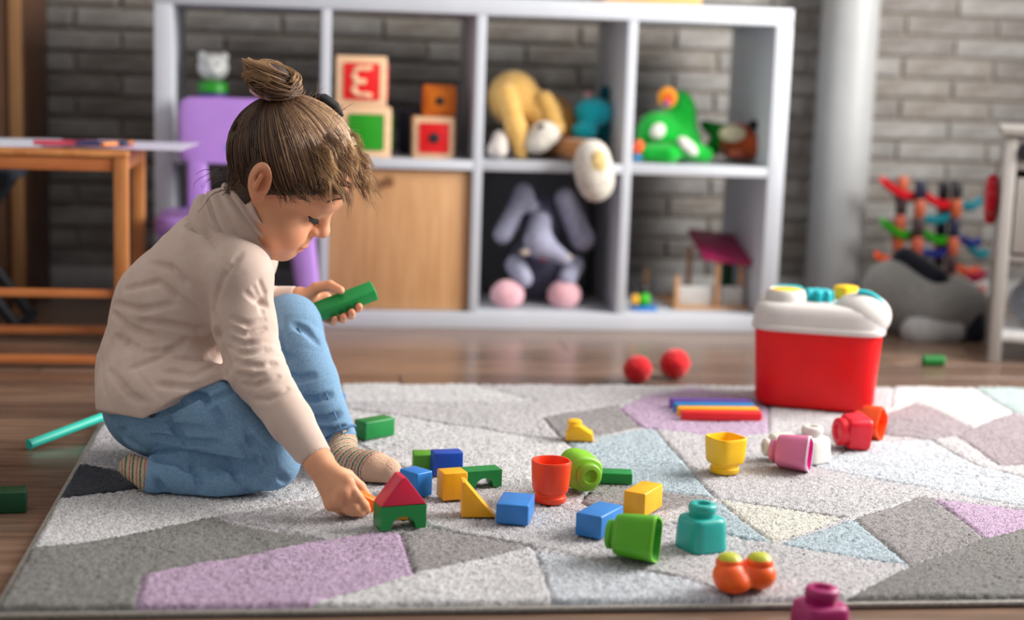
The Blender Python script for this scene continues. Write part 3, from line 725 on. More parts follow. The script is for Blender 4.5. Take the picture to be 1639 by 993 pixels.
for c, a_, b_ in ((RD, (1412, 288, .27), (1466, 314, .3)), (RD, (1480, 312, .28), (1530, 326, .3)), (GR, (1412, 354, .27), (1462, 376, .3)), (GR, (1478, 372, .28), (1524, 382, .3)), (TL, (1480, 350, .27), (1532, 336, .3)), (TL, (1540, 326, .3), (1570, 320, .3)),
                  (OR, (1403, 408, .27), (1440, 412, .3)), (BL, (1480, 404, .27), (1528, 392, .3)), (RD, (1500, 434, .27), (1524, 442, .3)), (OR, (1535, 428, .3), (1566, 432, .3)), (TL, (1552, 396, .28), (1580, 404, .3)), (BL, (1538, 380, .3), (1568, 386, .3)), ((150, 20, 60), (1550, 440, .25), (1576, 436, .25)), ((200, 50, 20), (1548, 468, .25), (1574, 462, .25))):
    chute(c, mp(*a_), mp(*b_), .017)
# big grey plush bear on the floor
t = plush('plush_bear', 'large grey plush bear with black arm slumped on the floor behind the toy bucket', (0, 0, 0))
GB, GB2 = fur((124, 124, 122), (140, 140, 138)), fur((152, 152, 152), (166, 166, 166))
sdf_part('body', [('e', px(1495, 492, -.02), (.1, .1, .085)), ('e', px(1430, 470, .03), (.08, .08, .085)), ('e', px(1545, 500, -.02), (.06, .07, .06))], GB, t, .007, .05)
sdf_part('leg', [('c', px(1465, 530, -.1), px(1525, 532, -.1), .034, .03)], GB2, t, .005, .02)
sdf_part('arm', [('c', px(1448, 418, .03), px(1500, 448, -.05), .035, .03)], fur((10, 12, 26)), t, .005, .02)
sdf_part('leg', [('c', px(1560, 505, -.08), px(1562, 535, -.1), .022, .024)], fur((12, 14, 28)), t, .005, .02)  # dark navy piece put in for the shadow here, shaped as a paw
p = G(1497, 588, 0)
t = thing('toy_caterpillar', 'small green segmented toy on the floor near the play kitchen', 'toy', (p[0], p[1]+.012, 0))
for i in range(4): 
    bm = bmesh.new(); ball(bm, (-.018+i*.012, 0, .0125), (.009, .012, .0125)); obj('segment', bm, plastic((12, 118, 44)), t, True)
for i, (u, v, r_) in enumerate(((1023, 618, .029), (1083, 610, .031))):
    p = G(u, v, 0); c = (p[0], p[1]+r_*.7, r_)
    t = thing('pompom_ball', ('red foam ball half hidden by the back edge of the rug', 'red foam ball on the wooden floor nearest the shelf')[i], 'ball', (c[0], c[1], 0), group='red foam balls')
    V, F = (lambda f: (f.ell((0, 0, r_), (r_, r_, r_), None, .01, disp=lambda X, Y, Z: .0012*np.sin(X*260)*np.sin(Y*240)*np.sin(Z*250)), f.mesh())[1])(Field((-.045, -.045, -.012), (.045, .045, .075), .003))
    npobj('foam', V, F, fur((190, 26, 34), (206, 40, 46)), t)
    lofto('seam', [(r_-.001, r_*1.004), (r_+.001, r_*1.004)], fur((160, 18, 26)), t, 40)

# ================================================================== TOYS ON THE RUG
def cuboid(label, pl_, pf, pr, hgt, rgb, z=RUG, name='building_block', lmin=None, group='painted wooden building blocks'):
    """three bottom corners in the photograph: left, front, right"""
    a, f_, b = [G(u, v, z)[:2] for u, v in (pl_, pf, pr)]
    e1 = b-f_; w_ = np.linalg.norm(e1); e1 = e1/w_; e2 = np.array([-e1[1], e1[0]]); d = abs((a-f_)@e2)
    if lmin: d = lmin
    c = f_+e1*w_/2+e2*d/2
    t = boxo(name, (0, 0, hgt/2), (w_, d, hgt), paintwood(rgb), None, .0022, 3)
    t.location = (c[0], c[1], z); t.rotation_euler = (0, 0, math.atan2(e1[1], e1[0])); return tag(t, label, 'toy block', group)
BLU, DBL, GRE, YEL, LIM = (44, 122, 200), (22, 72, 176), (12, 128, 58), (246, 172, 14), (78, 150, 24)
cuboid('long sky-blue wooden block beside the red-orange cup', (778, 815), (793, 839), (845, 843), .028, BLU, lmin=.062)
cuboid('sky-blue wooden block in front of the tilted yellow cube', (929, 852), (961, 865), (997, 845), .031, BLU)
cuboid('sky-blue wooden cube behind the toy house', (646, 788), (667, 799), (692, 793), .036, (30, 122, 206))
cuboid('upright yellow wooden block behind the yellow triangle', (703, 795), (709, 803), (748, 800), .040, YEL, lmin=.03)
cuboid('lime green wooden block beside the dark blue one', (655, 750), (661, 757), (693, 757), .027, LIM, lmin=.034)
cuboid('dark blue wooden block touching the lime green block', (690, 756), (694, 764), (741, 762), .036, DBL, lmin=.026)
cuboid('green wooden block lying beyond the striped sock', (575, 699), (585, 706), (632, 697), .030, GRE, lmin=.03)
cuboid('yellow wooden cube beyond the sky-blue block', (1010, 816), (1031, 830), (1060, 812), .034, YEL)
cuboid('thin green wooden block behind the light green ring block', (950, 766), (957, 775), (1012, 777), .017, GRE, lmin=.03)
cuboid('dark green wooden block on the bare floor at the left edge', (-25, 815), (-20, 824), (42, 822), .030, (8, 70, 38), z=0, lmin=.035)
cuboid('small blue wooden block peeking out behind the girl\'s shin', (528, 646), (531, 650), (553, 649), .02, BLU, lmin=.02)
# yellow triangle
def frame(pf, pr, z=RUG):
    a = G(*pf, z); b = G(*pr, z); d = b-a; return a, float(np.linalg.norm(d[:2])), math.atan2(d[1], d[0])
a, w_, rz = frame((739, 829), (793, 829))
t = prismo('triangle_block', [(0, 0), (w_, 0), (.004, .049), (0, .049)], 0, .03, paintwood(YEL), None, .0015)
t.location = a; t.rotation_euler = (0, 0, rz); tag(t, 'yellow wooden triangle block next to the long sky-blue block', 'toy block', 'painted wooden building blocks')
# arches
def archpoly(w_, h_, r_, n=12):
    return [(-w_/2, 0), (-r_, 0)]+[(-r_*math.cos(PI*i/n), r_*math.sin(PI*i/n)) for i in range(1, n)]+[(r_, 0), (w_/2, 0), (w_/2, h_), (-w_/2, h_)]
def arch(label, pf, pr, h_, rr, depth, rgb, z=RUG):
    a, w_, rz = frame(pf, pr, z); bm = bmesh.new(); P_ = archpoly(w_, h_, w_*rr); n = len(P_)
    for k in (0, 1): pass
    A = [bm.verts.new((x, 0, z_)) for x, z_ in P_]; B = [bm.verts.new((x, depth, z_)) for x, z_ in P_]
    m_ = n-2
    tops = lambda V_: (V_[n-1], V_[n-2])
    for V_, rev in ((A, False), (B, True)):
        tl, tr = V_[n-1], V_[n-2]; mid = (n-2)//2
        fs = [[V_[0], V_[1], tl]]+[[V_[i], V_[i+1], tl] for i in range(1, mid)]+[[tl, V_[mid], tr]]+[[V_[i], V_[i+1], tr] for i in range(mid, n-3)]
        for f_ in fs: bm.faces.new(f_ if not rev else f_[::-1])
    for i in range(n): bm.faces.new((A[(i+1) % n], A[i], B[i], B[(i+1) % n]))
    t = obj('arch_block', bm, paintwood(rgb), None, True, 30); c = a+np.array([math.cos(rz), math.sin(rz), 0])*w_/2
    t.location = c; t.rotation_euler = (0, 0, rz); tag(t, label, 'toy block', 'painted wooden building blocks'); return t, w_, rz, c
arch('green wooden arch block lying near the yellow blocks', (748, 783), (803, 779), .025, .26, .03, GRE)
t, hw, hrz, hc = arch('green wooden arch carrying the red triangle roof', (609, 851), (682, 845), .032, .28, .034, GRE)
hz = RUG+.0325
t = prismo('roof_block', [(-hw/2, 0), (hw/2, 0), (0.003, .037), (-.003, .037)], 0, .034, paintwood((204, 22, 62)), None, .0015)
t.location = (hc[0], hc[1], hz); t.rotation_euler = (0, 0, hrz); tag(t, 'crimson wooden triangle roof block on top of the green arch', 'toy block', 'painted wooden building blocks')
p = G(648, 830); t = boxo('building_block', (0, 0, .01), (.02, .02, .02), paintwood(YEL), None, .002); t.location = p; tag(t, 'small yellow block seen through the green arch', 'toy block', 'painted wooden building blocks')
# small yellow bridge piece at the back
a, w_, rz = frame((905, 706), (950, 708)); t = thing('bridge_block', 'small yellow wedge block lying on the dark grey rug patch', 'toy block', a, rz)
prismo('wedge', [(0, 0), (w_, 0), (w_*.95, .012), (w_*.45, .026), (w_*.25, .026), (0, .012)], 0, .03, paintwood((246, 184, 16)), t, .002)
bm = bmesh.new(); loft(bm, [[(w_*.3+p[0], .015+p[1], z_) for p in ring(0, r_, seg=20)] for z_, r_ in ((.02, .012), (.031, .012), (.033, .009))]); obj('stud', bm, paintwood((246, 184, 16)), t, True, 50)
# coloured sticks beside the bucket
for i, (c, l) in enumerate((((214, 20, 26), 'red counting stick in front of the row by the bucket'), ((248, 170, 20), 'yellow counting stick behind the red one'), ((20, 130, 196), 'blue counting stick behind the yellow one'), ((104, 66, 160), 'purple counting stick at the back of the row'))):
    a = G(1092-6*i, 675-6.6*i); b = G(1221-6*i, 676-6.6*i); d = b-a; L_ = np.linalg.norm(d[:2])
    t = boxo('counting_stick', (L_/2, 0, .0085), (L_, .0165, .017), plastic(c), None, .003, 3); t.location = a+np.array([0, .012, 0]); t.rotation_euler = (0, 0, math.atan2(d[1], d[0])); tag(t, l, 'toy stick', 'counting sticks by the bucket')
# turquoise stick on the left
a = G(47, 712, .0085); b = np.array([.10, -.93, .042])
t = thing('toy_tube', 'long turquoise toy stick on the floor behind the girl', 'toy stick', a)
bm = bmesh.new(); tube(bm, [(0, 0, 0), tuple(b-a)], .0075, 14); obj('tube', bm, plastic((36, 196, 176)), t, True, 60); bm = bmesh.new(); tube(bm, [tuple((b-a)*-.004), tuple((b-a)*.02)], .0082, 14); obj('end_cap', bm, plastic((26, 176, 158)), t, True, 60)

# soft hollow blocks with a round neck
def soft_block(label, c, a, L_, s, rgb, rot=(0, 0, 0), inner=None, rim=None, stud=None, n=4.0, lift=None, group='soft hollow toy blocks', taper=.92, nr=.62):
    """open end at local z=0, neck at the top"""
    t = thing('soft_block', label, 'toy block', c, rot=rot, group=group)
    m1 = plastic(rgb, .38); zo = lift if lift is not None else 0
    bm = bmesh.new(); out = [(0, .97), (.002, 1.0), (L_*.1, 1.0), (L_*.55, (1+taper)/2), (L_*.86, taper), (L_*.96, taper*.93), (L_, taper*.80)]
    inn = [(L_*.82, .7), (L_*.78, .8), (.004, .86), (0, .90)]
    rings = [ring(z_+zo, a*k, None, 2.6 if j < 1 else n, 40) for j, (z_, k) in enumerate(inn)]
    rings += [ring(z_+zo, a*k, None, n if k > .85 else 3, 40) for z_, k in out]
    loft(bm, rings, True, True); me = obj('body', bm, m1, t, True, 45)
    if inner:
        me.data.materials.append(plastic(inner, .4))
        for pgn in me.data.polygons:
            q = pgn.center
            if max(abs(q.x), abs(q.y)) < a*.885 and q.z < zo+L_*.83 and pgn.index < 40*3+1: pgn.material_index = 1
    if rim: lofto('rim', [(zo-.0012, a*.90), (zo-.0014, a*.99), (zo+.0016, a*1.012)], plastic(rim), t, 40, n, False, False)
    r_ = a*nr; z_ = zo+L_-.001
    o = lofto('neck', [(z_, r_), (z_+s*.35, r_*.97), (z_+s*.45, r_*1.06), (z_+s*.85, r_*1.04), (z_+s, r_*.9), (z_+s, r_*.58), (z_+s*.75, r_*.5)], plastic(stud or rgb, .38), t, 36)
    return t
def gxy(u, v): p = G(u, v); return p
p = gxy(1121, 877); soft_block('teal soft block standing upright with its neck on top', p, .0280, .043, .0175, (36, 168, 160), (0, 0, .35))
p = G(1310, 1026, 0); soft_block('magenta soft block standing at the bottom edge on the bare floor', (p[0], p[1], .0005), .029, .045, .018, (168, 26, 104), (0, 0, .2))
p = gxy(1297, 737); soft_block('white soft block standing behind the pink one', p, .0265, .04, .017, (216, 214, 208), (0, 0, .5))
p = gxy(1159, 758); soft_block('yellow soft block standing upside down like a cup', (p[0], p[1], RUG+.0565), .0268, .042, .0155, (244, 190, 10), (PI, 0, .4), nr=.8)
p = gxy(880, 805); soft_block('red-orange soft block standing upside down like a cup', (p[0], p[1], RUG+.0605), .0272, .046, .0155, (240, 66, 22), (PI, 0, .2), n=2.4, taper=.92, nr=.8)
def lying(label, u, v, a, L_, s, rgb, ang, roll=0.0, **k):
    """ang: direction the neck points, seen from above"""
    p = G(u, v); d = Vector((math.cos(ang), math.sin(ang), 0)); q = Vector((0, 0, 1)).rotation_difference(d).to_matrix() @ Matrix.Rotation(roll, 3, 'Z')
    c = Vector(p)-d*(L_/2); c.z = RUG+a
    return soft_block(label, c, a, L_, s, rgb, rot=q.to_euler(), **k)
lying('grass green soft block lying on its side, opening to the right', 1016, 897, .0285, .052, .012, (84, 170, 20), PI-.42, inner=(40, 150, 10), rim=(120, 200, 50))
lying('pink soft block lying with its magenta opening to the right', 1268, 753, .0265, .05, .012, (206, 110, 150), PI-.48, inner=(226, 10, 150), rim=(236, 214, 228))
lying('light green soft block lying with its round neck toward the front', 928, 786, .0285, .045, .014, (128, 190, 40), -PI/2+.25, n=2.6, stud=(120, 176, 40))
lying('white soft block lying behind the pink one', 1250, 738, .0215, .036, .014, (214, 210, 200), PI+.1)
lying('red soft block lying with its neck to the left', 1366, 718, .0275, .036, .015, (222, 20, 44), PI+.12, n=5.0, nr=.8)
lying('orange soft block leaning beside the red bucket', 1394, 702, .0255, .036, .014, (246, 82, 12), PI/2+.9, n=5.0)
# clover shaped block
p = gxy(1189, 944)
t = thing('clover_block', 'orange-red clover-shaped soft block with two green-tipped domes', 'toy block', p)
OG = mat('clover_plastic', (248, 84, 10), .4, .2, 40, rgb2=(250, 110, 20))
sdf_part('body', [('e', (-.018, -.004, .019), (.021, .022, .0185)), ('e', (.018, .0, .019), (.021, .022, .0185)), ('e', (-.014, -.012, .012), (.02, .018, .0115)), ('e', (.012, .012, .016), (.02, .018, .0155))], OG, t, .0025, .008)
for s in (-1, 1):
    d_ = lofto('dome', [(.026, .016), (.033, .0165), (.038, .0155), (.042, .011), (.0435, .005)], OG, t, 24); d_.location = (s*.0185, 0, 0)
    lofto('tip', [(.0385, .0148), (.0425, .0118), (.0448, .0065), (.0455, .002)], plastic((186, 190, 44)), d_, 24)
# ---- red bucket with white lid
FL, FR = G(1206, 652), G(1396, 667)
e1 = unit((FR-FL)[:2]); bwid = float(np.linalg.norm((FR-FL)[:2])); e2 = np.array([-e1[1], e1[0]]); bdep = .17
bc = (FL+FR)[:2]/2+e2*bdep*.5; brz = math.atan2(e1[1], e1[0])
bk_ = thing('toy_bucket', 'red plastic toy bucket with white shape-sorter lid on the rug', 'bucket', (bc[0], bc[1], RUG), brz)
A_, B_ = bwid/2+.004, bdep/2
hz_ = .155
lofto('bucket_body', [(0, A_*.9, B_*.86, 4.5), (.004, A_*.96, B_*.94, 4.5), (.015, A_*.99, B_*.98, 5), (.06, A_*1.0, B_*1.0, 5), (hz_-.02, A_*1.045, B_*1.06, 5), (hz_, A_*1.05, B_*1.07, 5)], mat('bucket_plastic', (222, 8, 16), .38, .05, 25, .04, 200, spec=.3), bk_, 64)
WL = plastic((200, 196, 193), .3); YL, TQ = plastic((240, 190, 16)), plastic((24, 170, 180))
lid = lofto('lid', [(hz_-.012, A_*1.06, B_*1.09, 5), (hz_-.011, A_*1.095, B_*1.13, 5), (hz_-.003, A_*1.10, B_*1.135, 5), (hz_-.001, A_*1.075, B_*1.105, 5), (hz_+.018, A_*1.07, B_*1.10, 5), (hz_+.030, A_*1.045, B_*1.06, 5), (hz_+.037, A_*.97, B_*.96, 5), (hz_+.039, A_*.88, B_*.86, 5), (hz_+.039, A_*.2, B_*.2, 4)], WL, bk_, 64)
zt = hz_+.039
def raised(x, y_, r_, h_, cap, nm):
    g = lofto(nm, [(zt-.01, r_*1.12), (zt+h_*.6, r_*1.05), (zt+h_, r_*.95), (zt+h_+.003, r_*.86), (zt+h_-.002, r_*.8)], WL, lid, 32); g.location = (x, y_, 0); return g
for x, y_, nm, c in ((-A_*.56, -B_*.35, 'round_socket', YL), (-A_*.56, B_*.5, 'round_socket', TQ), (A_*.6, B_*.45, 'round_socket', YL)):
    raised(x, y_, .036 if y_ < 0 else .03, .017 if y_ < 0 else .010, c, nm)
    q = lofto('shape_plug', [(zt+.012, .028), (zt+.0195, .0278), (zt+.021, .024)], c, lid, 28, 2.4); q.location = (x, y_, -.001 if y_ < 0 else -.006)
sdf_part('dome', [('e', (A_*.66, -B_*.42, zt-.014), (.05, .05, .036)), ('e', (A_*.78, -B_*.45, zt-.022), (.04, .045, .034))], WL, lid, .004, .02)
tubeo('dome_slot', [(A_*.66+.042*math.cos(math.radians(a_)), -B_*.42-.026+.012*math.sin(math.radians(a_)), zt-.012+.037*math.sin(math.radians(a_))) for a_ in range(100, 20, -12)], .0055, TQ, lid, 8)
bm = bmesh.new(); rs = []
for z_, k in ((zt, 1), (zt+.016, .98), (zt+.02, .85)): rs.append([((.026+.008*math.cos(i*2*PI/8*1.0*1) if False else (.03 if i % 4 < 2 else .021))*k*math.cos(2*PI*i/32), (.03 if i % 4 < 2 else .021)*k*math.sin(2*PI*i/32), z_) for i in range(32)])
loft(bm, rs); o = obj('gear_plug', bm, TQ, lid, True, 40); o.location = (-.005, -B_*.15, 0)
o = lofto('star_plug', [(zt, .024, .02, 1.2), (zt+.022, .023, .019, 1.2), (zt+.025, .018, .014, 1.2)], YL, lid, 32); o.location = (.045, B_*.35, 0)

# ================================================================== THE GIRL
def A(u, v, y_): return np.array(at(u, v, y_))
girl = thing('person', 'toddler in beige turtleneck and blue jeans kneeling on the rug with toy blocks', 'person', (0, 0, 0))
def wob(X, Y, Z, f=1.0, ph=0.0):
    return (np.sin(X*31*f+Y*17*f+ph)+np.sin(Y*29*f-Z*23*f+1.3+ph)+np.sin(Z*37*f+X*19*f+2.1+ph))/3
# ---- joints
PEL = A(246, 640, -1.31); SP1 = A(258, 600, -1.30); SP2 = A(285, 500, -1.29); SP3 = A(345, 420, -1.29); NB = A(368, 372, -1.30); NT = A(410, 346, -1.31)
RS, RE, RW = A(384, 440, -1.385), A(414, 598, -1.445), A(508, 738, -1.54)
RM = A(392, 520, -1.40)
LS, LE, LW = A(398, 415, -1.20), A(388, 492, -1.15), A(480, 480, -1.18)
RH, RT2, RK = A(262, 655, -1.37), A(345, 668, -1.42), A(432, 736, -1.455)
RK2, RA = A(438, 764, -1.455), A(240, 762, -1.435)
LH, LK, LSH, LA = A(272, 640, -1.24), A(464, 522, -1.225), A(500, 612, -1.265), A(548, 708, -1.305)
# ---- head frame
hp_, hr_, hy_ = math.radians(36), math.radians(14), math.radians(4)
F0 = np.array([math.cos(hp_), 0, -math.sin(hp_)]); U0 = np.array([math.sin(hp_), 0, math.cos(hp_)]); L0 = np.array([0, 1., 0])
U1 = U0*math.cos(hr_)-L0*math.sin(hr_); L1 = L0*math.cos(hr_)+U0*math.sin(hr_)
cz, sz = math.cos(-hy_), math.sin(-hy_); RZ = np.array([[cz, -sz, 0], [sz, cz, 0], [0, 0, 1]])
HM = RZ@np.stack([F0, L1, U1], 1)
HO = A(414, 268, -1.315)
def hl(*l): return HO+HM@np.array(l, float)
HCc, HCr = np.array([.032, 0, .043]), np.array([.087, .082, .080])

# ---- body: one surface from the head to the feet
B = Field((.02, -1.66, .0), (.53, -1.08, .665), .0019)
def be(l, r, k=.012, sub=False, M=None): B.ell(hl(*l), r, HM if M is None else HM@M, k, sub)
def bc(l0, l1, r0, r1, k=.008, sub=False): B.cone(hl(*l0), hl(*l1), r0, r1, k, sub=sub)
be(HCc, HCr)
be((.052, 0, -.016), (.056, .060, .052), .03)
be((.085, 0, -.062), (.034, .042, .034), .02)
be((.098, 0, -.078), (.018, .02, .018), .014)
for s in (-1, 1):
    be((.079, s*.038, -.036), (.038, .035, .036), .016)          # cheeks
    be((.056, s*.038, -.046), (.028, .02, .026), .02)              # jaw
    be((.118, s*.034, .017), (.014, .019, .011), .012, True)     # eye sockets
    be((.0925, s*.036, .015), (.0185, .0185, .0160), .004)         # lids over the lowered eyes
    be((.1, s*.032, .034), (.018, .026, .01), .014)              # brow
be((.095, 0, .05), (.03, .06, .04), .03)                         # forehead
bc((.112, 0, .012), (.126, 0, -.018), .009, .0108, .012)         # nose
be((.1275, 0, -.0195), (.0115, .0125, .0105), .006)
for s in (-1, 1):
    be((.118, s*.0115, -.024), (.0095, .008, .0075), .004); be((.124, s*.006, -.0305), (.003, .003, .003), .002, True)
be((.112, 0, -.043), (.012, .02, .014), .010)                    # philtrum area
be((.1185, 0, -.0525), (.0075, .0185, .0048), .004); be((.1155, 0, -.0625), (.0075, .0155, .0052), .004)   # lips
B.chain([hl(.1245, -.001, -.0572), hl(.121, -.012, -.0578), hl(.112, -.022, -.0590)], [.0014, .0016, .001], .001) if False else None
for s in (-1, 1): B.cone(hl(.127, 0, -.0573), hl(.117, s*.021, -.0592), .0016, .0012, .0015, sub=True)
# ears
for s in (-1, 1):
    RE_ = np.array(Euler((math.radians(-s*12), math.radians(-12), math.radians(s*22))).to_matrix())
    be((.016, s*.090, .019), (.0185, .008, .029), .006, False, RE_)
    be((.02, s*.0972, .023), (.0115, .006, .0185), .004, True, RE_)
    bc((.014, s*.0960, .029), (.017, s*.0960, .009), .0032, .003, .004)
    be((.026, s*.088, -.003), (.009, .007, .010), .006, False, RE_)
# neck, torso, arms and legs (mostly inside the clothes)
B.cone(NB, NT, .046, .042, .02); B.cone(NT, hl(.038, 0, -.03), .042, .046, .02); be((.034, 0, -.014), (.050, .056, .046), .02)
B.chain([PEL, SP1, SP2, SP3, NB], [.066, .078, .078, .068, .044], .03)
B.chain([SP3, RS, RM, RE, RW], [.03, .032, .030, .027, .0195], .02); B.chain([SP3, LS, LE, LW], [.03, .030, .025, .018], .02)
B.chain([PEL, RH, RT2, RK], [.05, .044, .036, .024], .02); B.chain([RK2, RA, A(212, 748, -1.41)], [.016, .016, .014], .015)
B.chain([PEL, LH, LK, LSH, LA], [.05, .05, .033, .027, .016], .02)
LHE, LBA, LTO = G(546, 737, .036), G(598, 749, .034), G(620, 754, .031)
B.chain([LA, LHE, LBA, LTO], [.016, .016, .015, .013], .012)
# right hand
def hand(wr, palm, mcps, fingers, thumb, rw, k=.0035):
    for m_ in mcps: B.cone(wr, m_, rw, .0088, .008)
    for a_, b_ in zip(mcps, mcps[1:]): B.cone(a_, b_, .0085, .0085, .006)
    for f_, r_ in fingers: B.chain(f_, [r_, r_*.93, r_*.9, r_*.82], k)
    B.chain(thumb, [.0115, .0088, .0080, .0066], .005)
yb = -1.585
rm = [A(556, 772, yb), A(550, 787, yb-.004), A(541, 800, yb-.002), A(530, 807, yb+.006)]
rf = [([rm[0], A(573, 796, yb-.004), A(583, 809, yb+.004), A(587, 817, yb+.012)], .0074),
      ([rm[1], A(566, 810, yb-.004), A(576, 819, yb+.006), A(579, 823, yb+.016)], .0076),
      ([rm[2], A(555, 815, yb-.002), A(565, 821, yb+.008), A(568, 823, yb+.02)], .0072),
      ([rm[3], A(542, 815, yb+.006), A(551, 820, yb+.016), A(553, 821, yb+.026)], .0064)]
rt = [A(522, 752, yb+.025), A(556, 762, yb+.045), A(576, 780, yb+.045), A(590, 799, yb+.032)]
hand(RW+(A(520, 752, -1.555)-RW)*.3, None, rm, rf, rt, .0165)
# left hand, palm to the camera, holding the green block
yl = -1.185
lm = [A(521, 478, yl+.012), A(521, 487, yl+.012), A(517, 496, yl+.01), A(511, 503, yl+.004)]
lf = [([lm[0], A(552, 488, yl+.016), A(573, 494, yl-.008), A(575, 491, yl-.036)], .0068),
      ([lm[1], A(546, 500, yl+.014), A(562, 505, yl-.008), A(563, 500, yl-.040)], .0070),
      ([lm[2], A(536, 508, yl+.010), A(549, 512, yl-.010), A(550, 507, yl-.040)], .0066),
      ([lm[3], A(523, 512, yl+.002), A(534, 516, yl-.014), A(536, 511, yl-.038)], .0060)]
lt = [A(492, 474, yl-.002), A(506, 461, yl-.004), A(528, 457, yl-.010), A(545, 465, yl-.022)]
hand(LW, None, lm, lf, lt, .0155)
B.a = np.maximum(B.a, (.0172-B.ax[2])[None, None, :]).astype(np.float32)
def probe(c, d, r0=.06, n=400):
    """outermost point of the body on the ray from c along d"""
    c = np.array(c); d = unit(d)
    for r_ in np.linspace(r0, 0, n):
        i_ = np.round((c+d*r_-B.lo)/B.h).astype(int)
        if B.a[tuple(i_)] < 0: return c+d*r_
    return c
LASH, BROW = [], []
for s_ in (-1, 1):
    c = hl(.0925, s_*.036, .015); L_ = []
    for a_ in range(-66, 67, 8):
        az, el = math.radians(a_), math.radians(-24-14*math.cos(math.radians(a_*1.2))); dl = np.array([math.cos(el)*math.cos(az), math.sin(az)*math.cos(el), math.sin(el)])
        L_.append((probe(c, HM@dl, .035), HM@dl))
    LASH.append(L_); L_ = []
    for i in range(18):
        q = i/17; dl = np.array([.075, s_*(.012+.048*q), .036+.010*math.sin(q*PI*.75)]); L_.append(probe(hl(.03, 0, .0), HM@dl, .12, 500))
    BROW.append(L_)
V, F = B.mesh(); del B
Lc = (V-HO)@HM
tint = np.ones((len(V), 3))
def gauss(c, r): return np.exp(-(((Lc-np.array(c))/np.array(r))**2).sum(1))
for s in (-1, 1):
    g = gauss((.1, s*.045, -.032), (.026, .026, .022)); tint *= 1-g[:, None]*np.array([.0, .17, .20])
    g = gauss((.018, s*.088, .017), (.022, .02, .03)); tint *= 1-g[:, None]*np.array([.02, .22, .28])
g = gauss((.121, 0, -.0575), (.010, .0185, .0085)); tint *= 1-np.clip(g*1.5, 0, 1)[:, None]*np.array([.10, .38, .34])
g = gauss((.128, 0, -.02), (.01, .014, .01)); tint *= 1-g[:, None]*np.array([0, .10, .10])
for f_, r_ in rf+lf:
    d = np.linalg.norm(V-f_[3], axis=1); tint *= 1-np.exp(-(d/.009)**2)[:, None]*np.array([0, .16, .16])
M_skin = mat('skin', (224, 163, 126), .5, .04, 60, .05, 300, spec=.35, sss=.12, attr='tint')
body = npobj('body', V, F, M_skin, girl, True, tint)
M_lash = mat('lash', (34, 22, 18), .7)
for k, s_ in enumerate((-1, 1)):
    bm = bmesh.new(); tube(bm, [p+d_*.0003 for p, d_ in LASH[k]], .0015, 6)
    dn = HM@np.array([.35, 0, -1.])
    for p, d_ in LASH[k][1:-1]: tube(bm, [p, p+d_*.004+dn*.0015, p+d_*.0075+dn*.0015], [.0010, .0008, .0003], 4)
    obj('eyelashes', bm, M_lash, body, True)
    bm = bmesh.new(); M_br_ = mat('brow_hair', (128, 84, 58), .8)
    for a_, b_ in zip(BROW[k], BROW[k][1:]):
        for q in (-.7, .7): tube(bm, [a_+HM@np.array([.0005, 0, q*.0013]), b_+(b_-a_)*.7+HM@np.array([.0008, 0, q*.0016+.0005])], [.0009, .0004], 4)
    obj('eyebrow', bm, M_br_, body, True)

# ---- shirt
S = Field((.02, -1.62, .08), (.50, -1.09, .49), .0024)
sp_dir = unit(SP3-SP1)
def ridg(ph, w_=.5): return np.exp(-(np.sin(ph)/w_)**2)
def torso_w(X, Y, Z):
    s = X*sp_dir[0]+Z*sp_dir[2]; c = X*sp_dir[2]-Z*sp_dir[0]
    n1 = wob(X, Y, Z, .5); n2 = wob(X, Y, Z, 1.1, .7)
    ph = s*78+c*46+2.6*n1+1.2*n2
    mk = np.clip(.15+wob(X, Y, Z, .62, 2.2)*2.2, 0, 1)*np.clip(1.25-(s-float(SP1[0]*sp_dir[0]+SP1[2]*sp_dir[2]))*4.5, .12, 1)
    mk2 = np.clip(.1+wob(X, Y, Z, .8, 5.2)*2.2, 0, 1)
    return .0008*mk*ridg(ph, .4)+.0012*wob(X, Y, Z, .7, 3.3)
hem = plane(A(300, 640, -1.40), (-.28, -.10, -1))
def arm_w(a_, b_, amp=.0022, f_=120, ctr=None):
    d = unit(b_-a_)
    def fn(X, Y, Z):
        t_ = X*d[0]+Y*d[1]+Z*d[2]; ph = t_*f_+2.0*wob(X, Y, Z, .9)+(X*d[2]-Z*d[0])*70
        m_ = np.clip(.1+wob(X, Y, Z, 1.0, 1.1)*2, 0, 1)
        if ctr is not None: m_ = np.clip(m_*.5+np.exp(-((t_-float(ctr@d))/.05)**2), 0, 1)
        return amp*.45*m_*ridg(ph, .45)+amp*.4*wob(X, Y, Z, 1.2, .4)
    return fn
hem1 = plane(A(240, 662, -1.40), (-.15, -.2, -1)); hem2 = plane(A(330, 622, -1.41), (.45, -.25, -1.0))
hemf = lambda X, Y, Z: np.maximum(hem1(X, Y, Z), hem2(X, Y, Z))
S.chain([PEL+np.array([0, 0, .0]), SP1, SP2, SP3, NB], [.080, .089, .090, .079, .046], .02, torso_w, hemf)
S.ell(RH+np.array([-.012, -.004, .012]), (.078, .078, .078), None, .03, False, torso_w, hemf)
S.cone(RH+np.array([-.01, -.004, .012]), RH+(RT2-RH)*.85+np.array([0, -.004, .012]), .076, .064, .025, torso_w, hemf)
S.cone(SP1+np.array([.045, 0, -.005]), SP2+np.array([.05, 0, -.01]), .068, .06, .03, torso_w, hemf)
cuffR = plane(RW+(RE-RW)*.02, RW-RE); cuffL = plane(LW+(LE-LW)*.05, LW-LE)
S.chain([SP3+np.array([.0, -.045, .0]), RS, RM], [.052, .045, .043], .03, arm_w(RS, RM, .0016, 100))
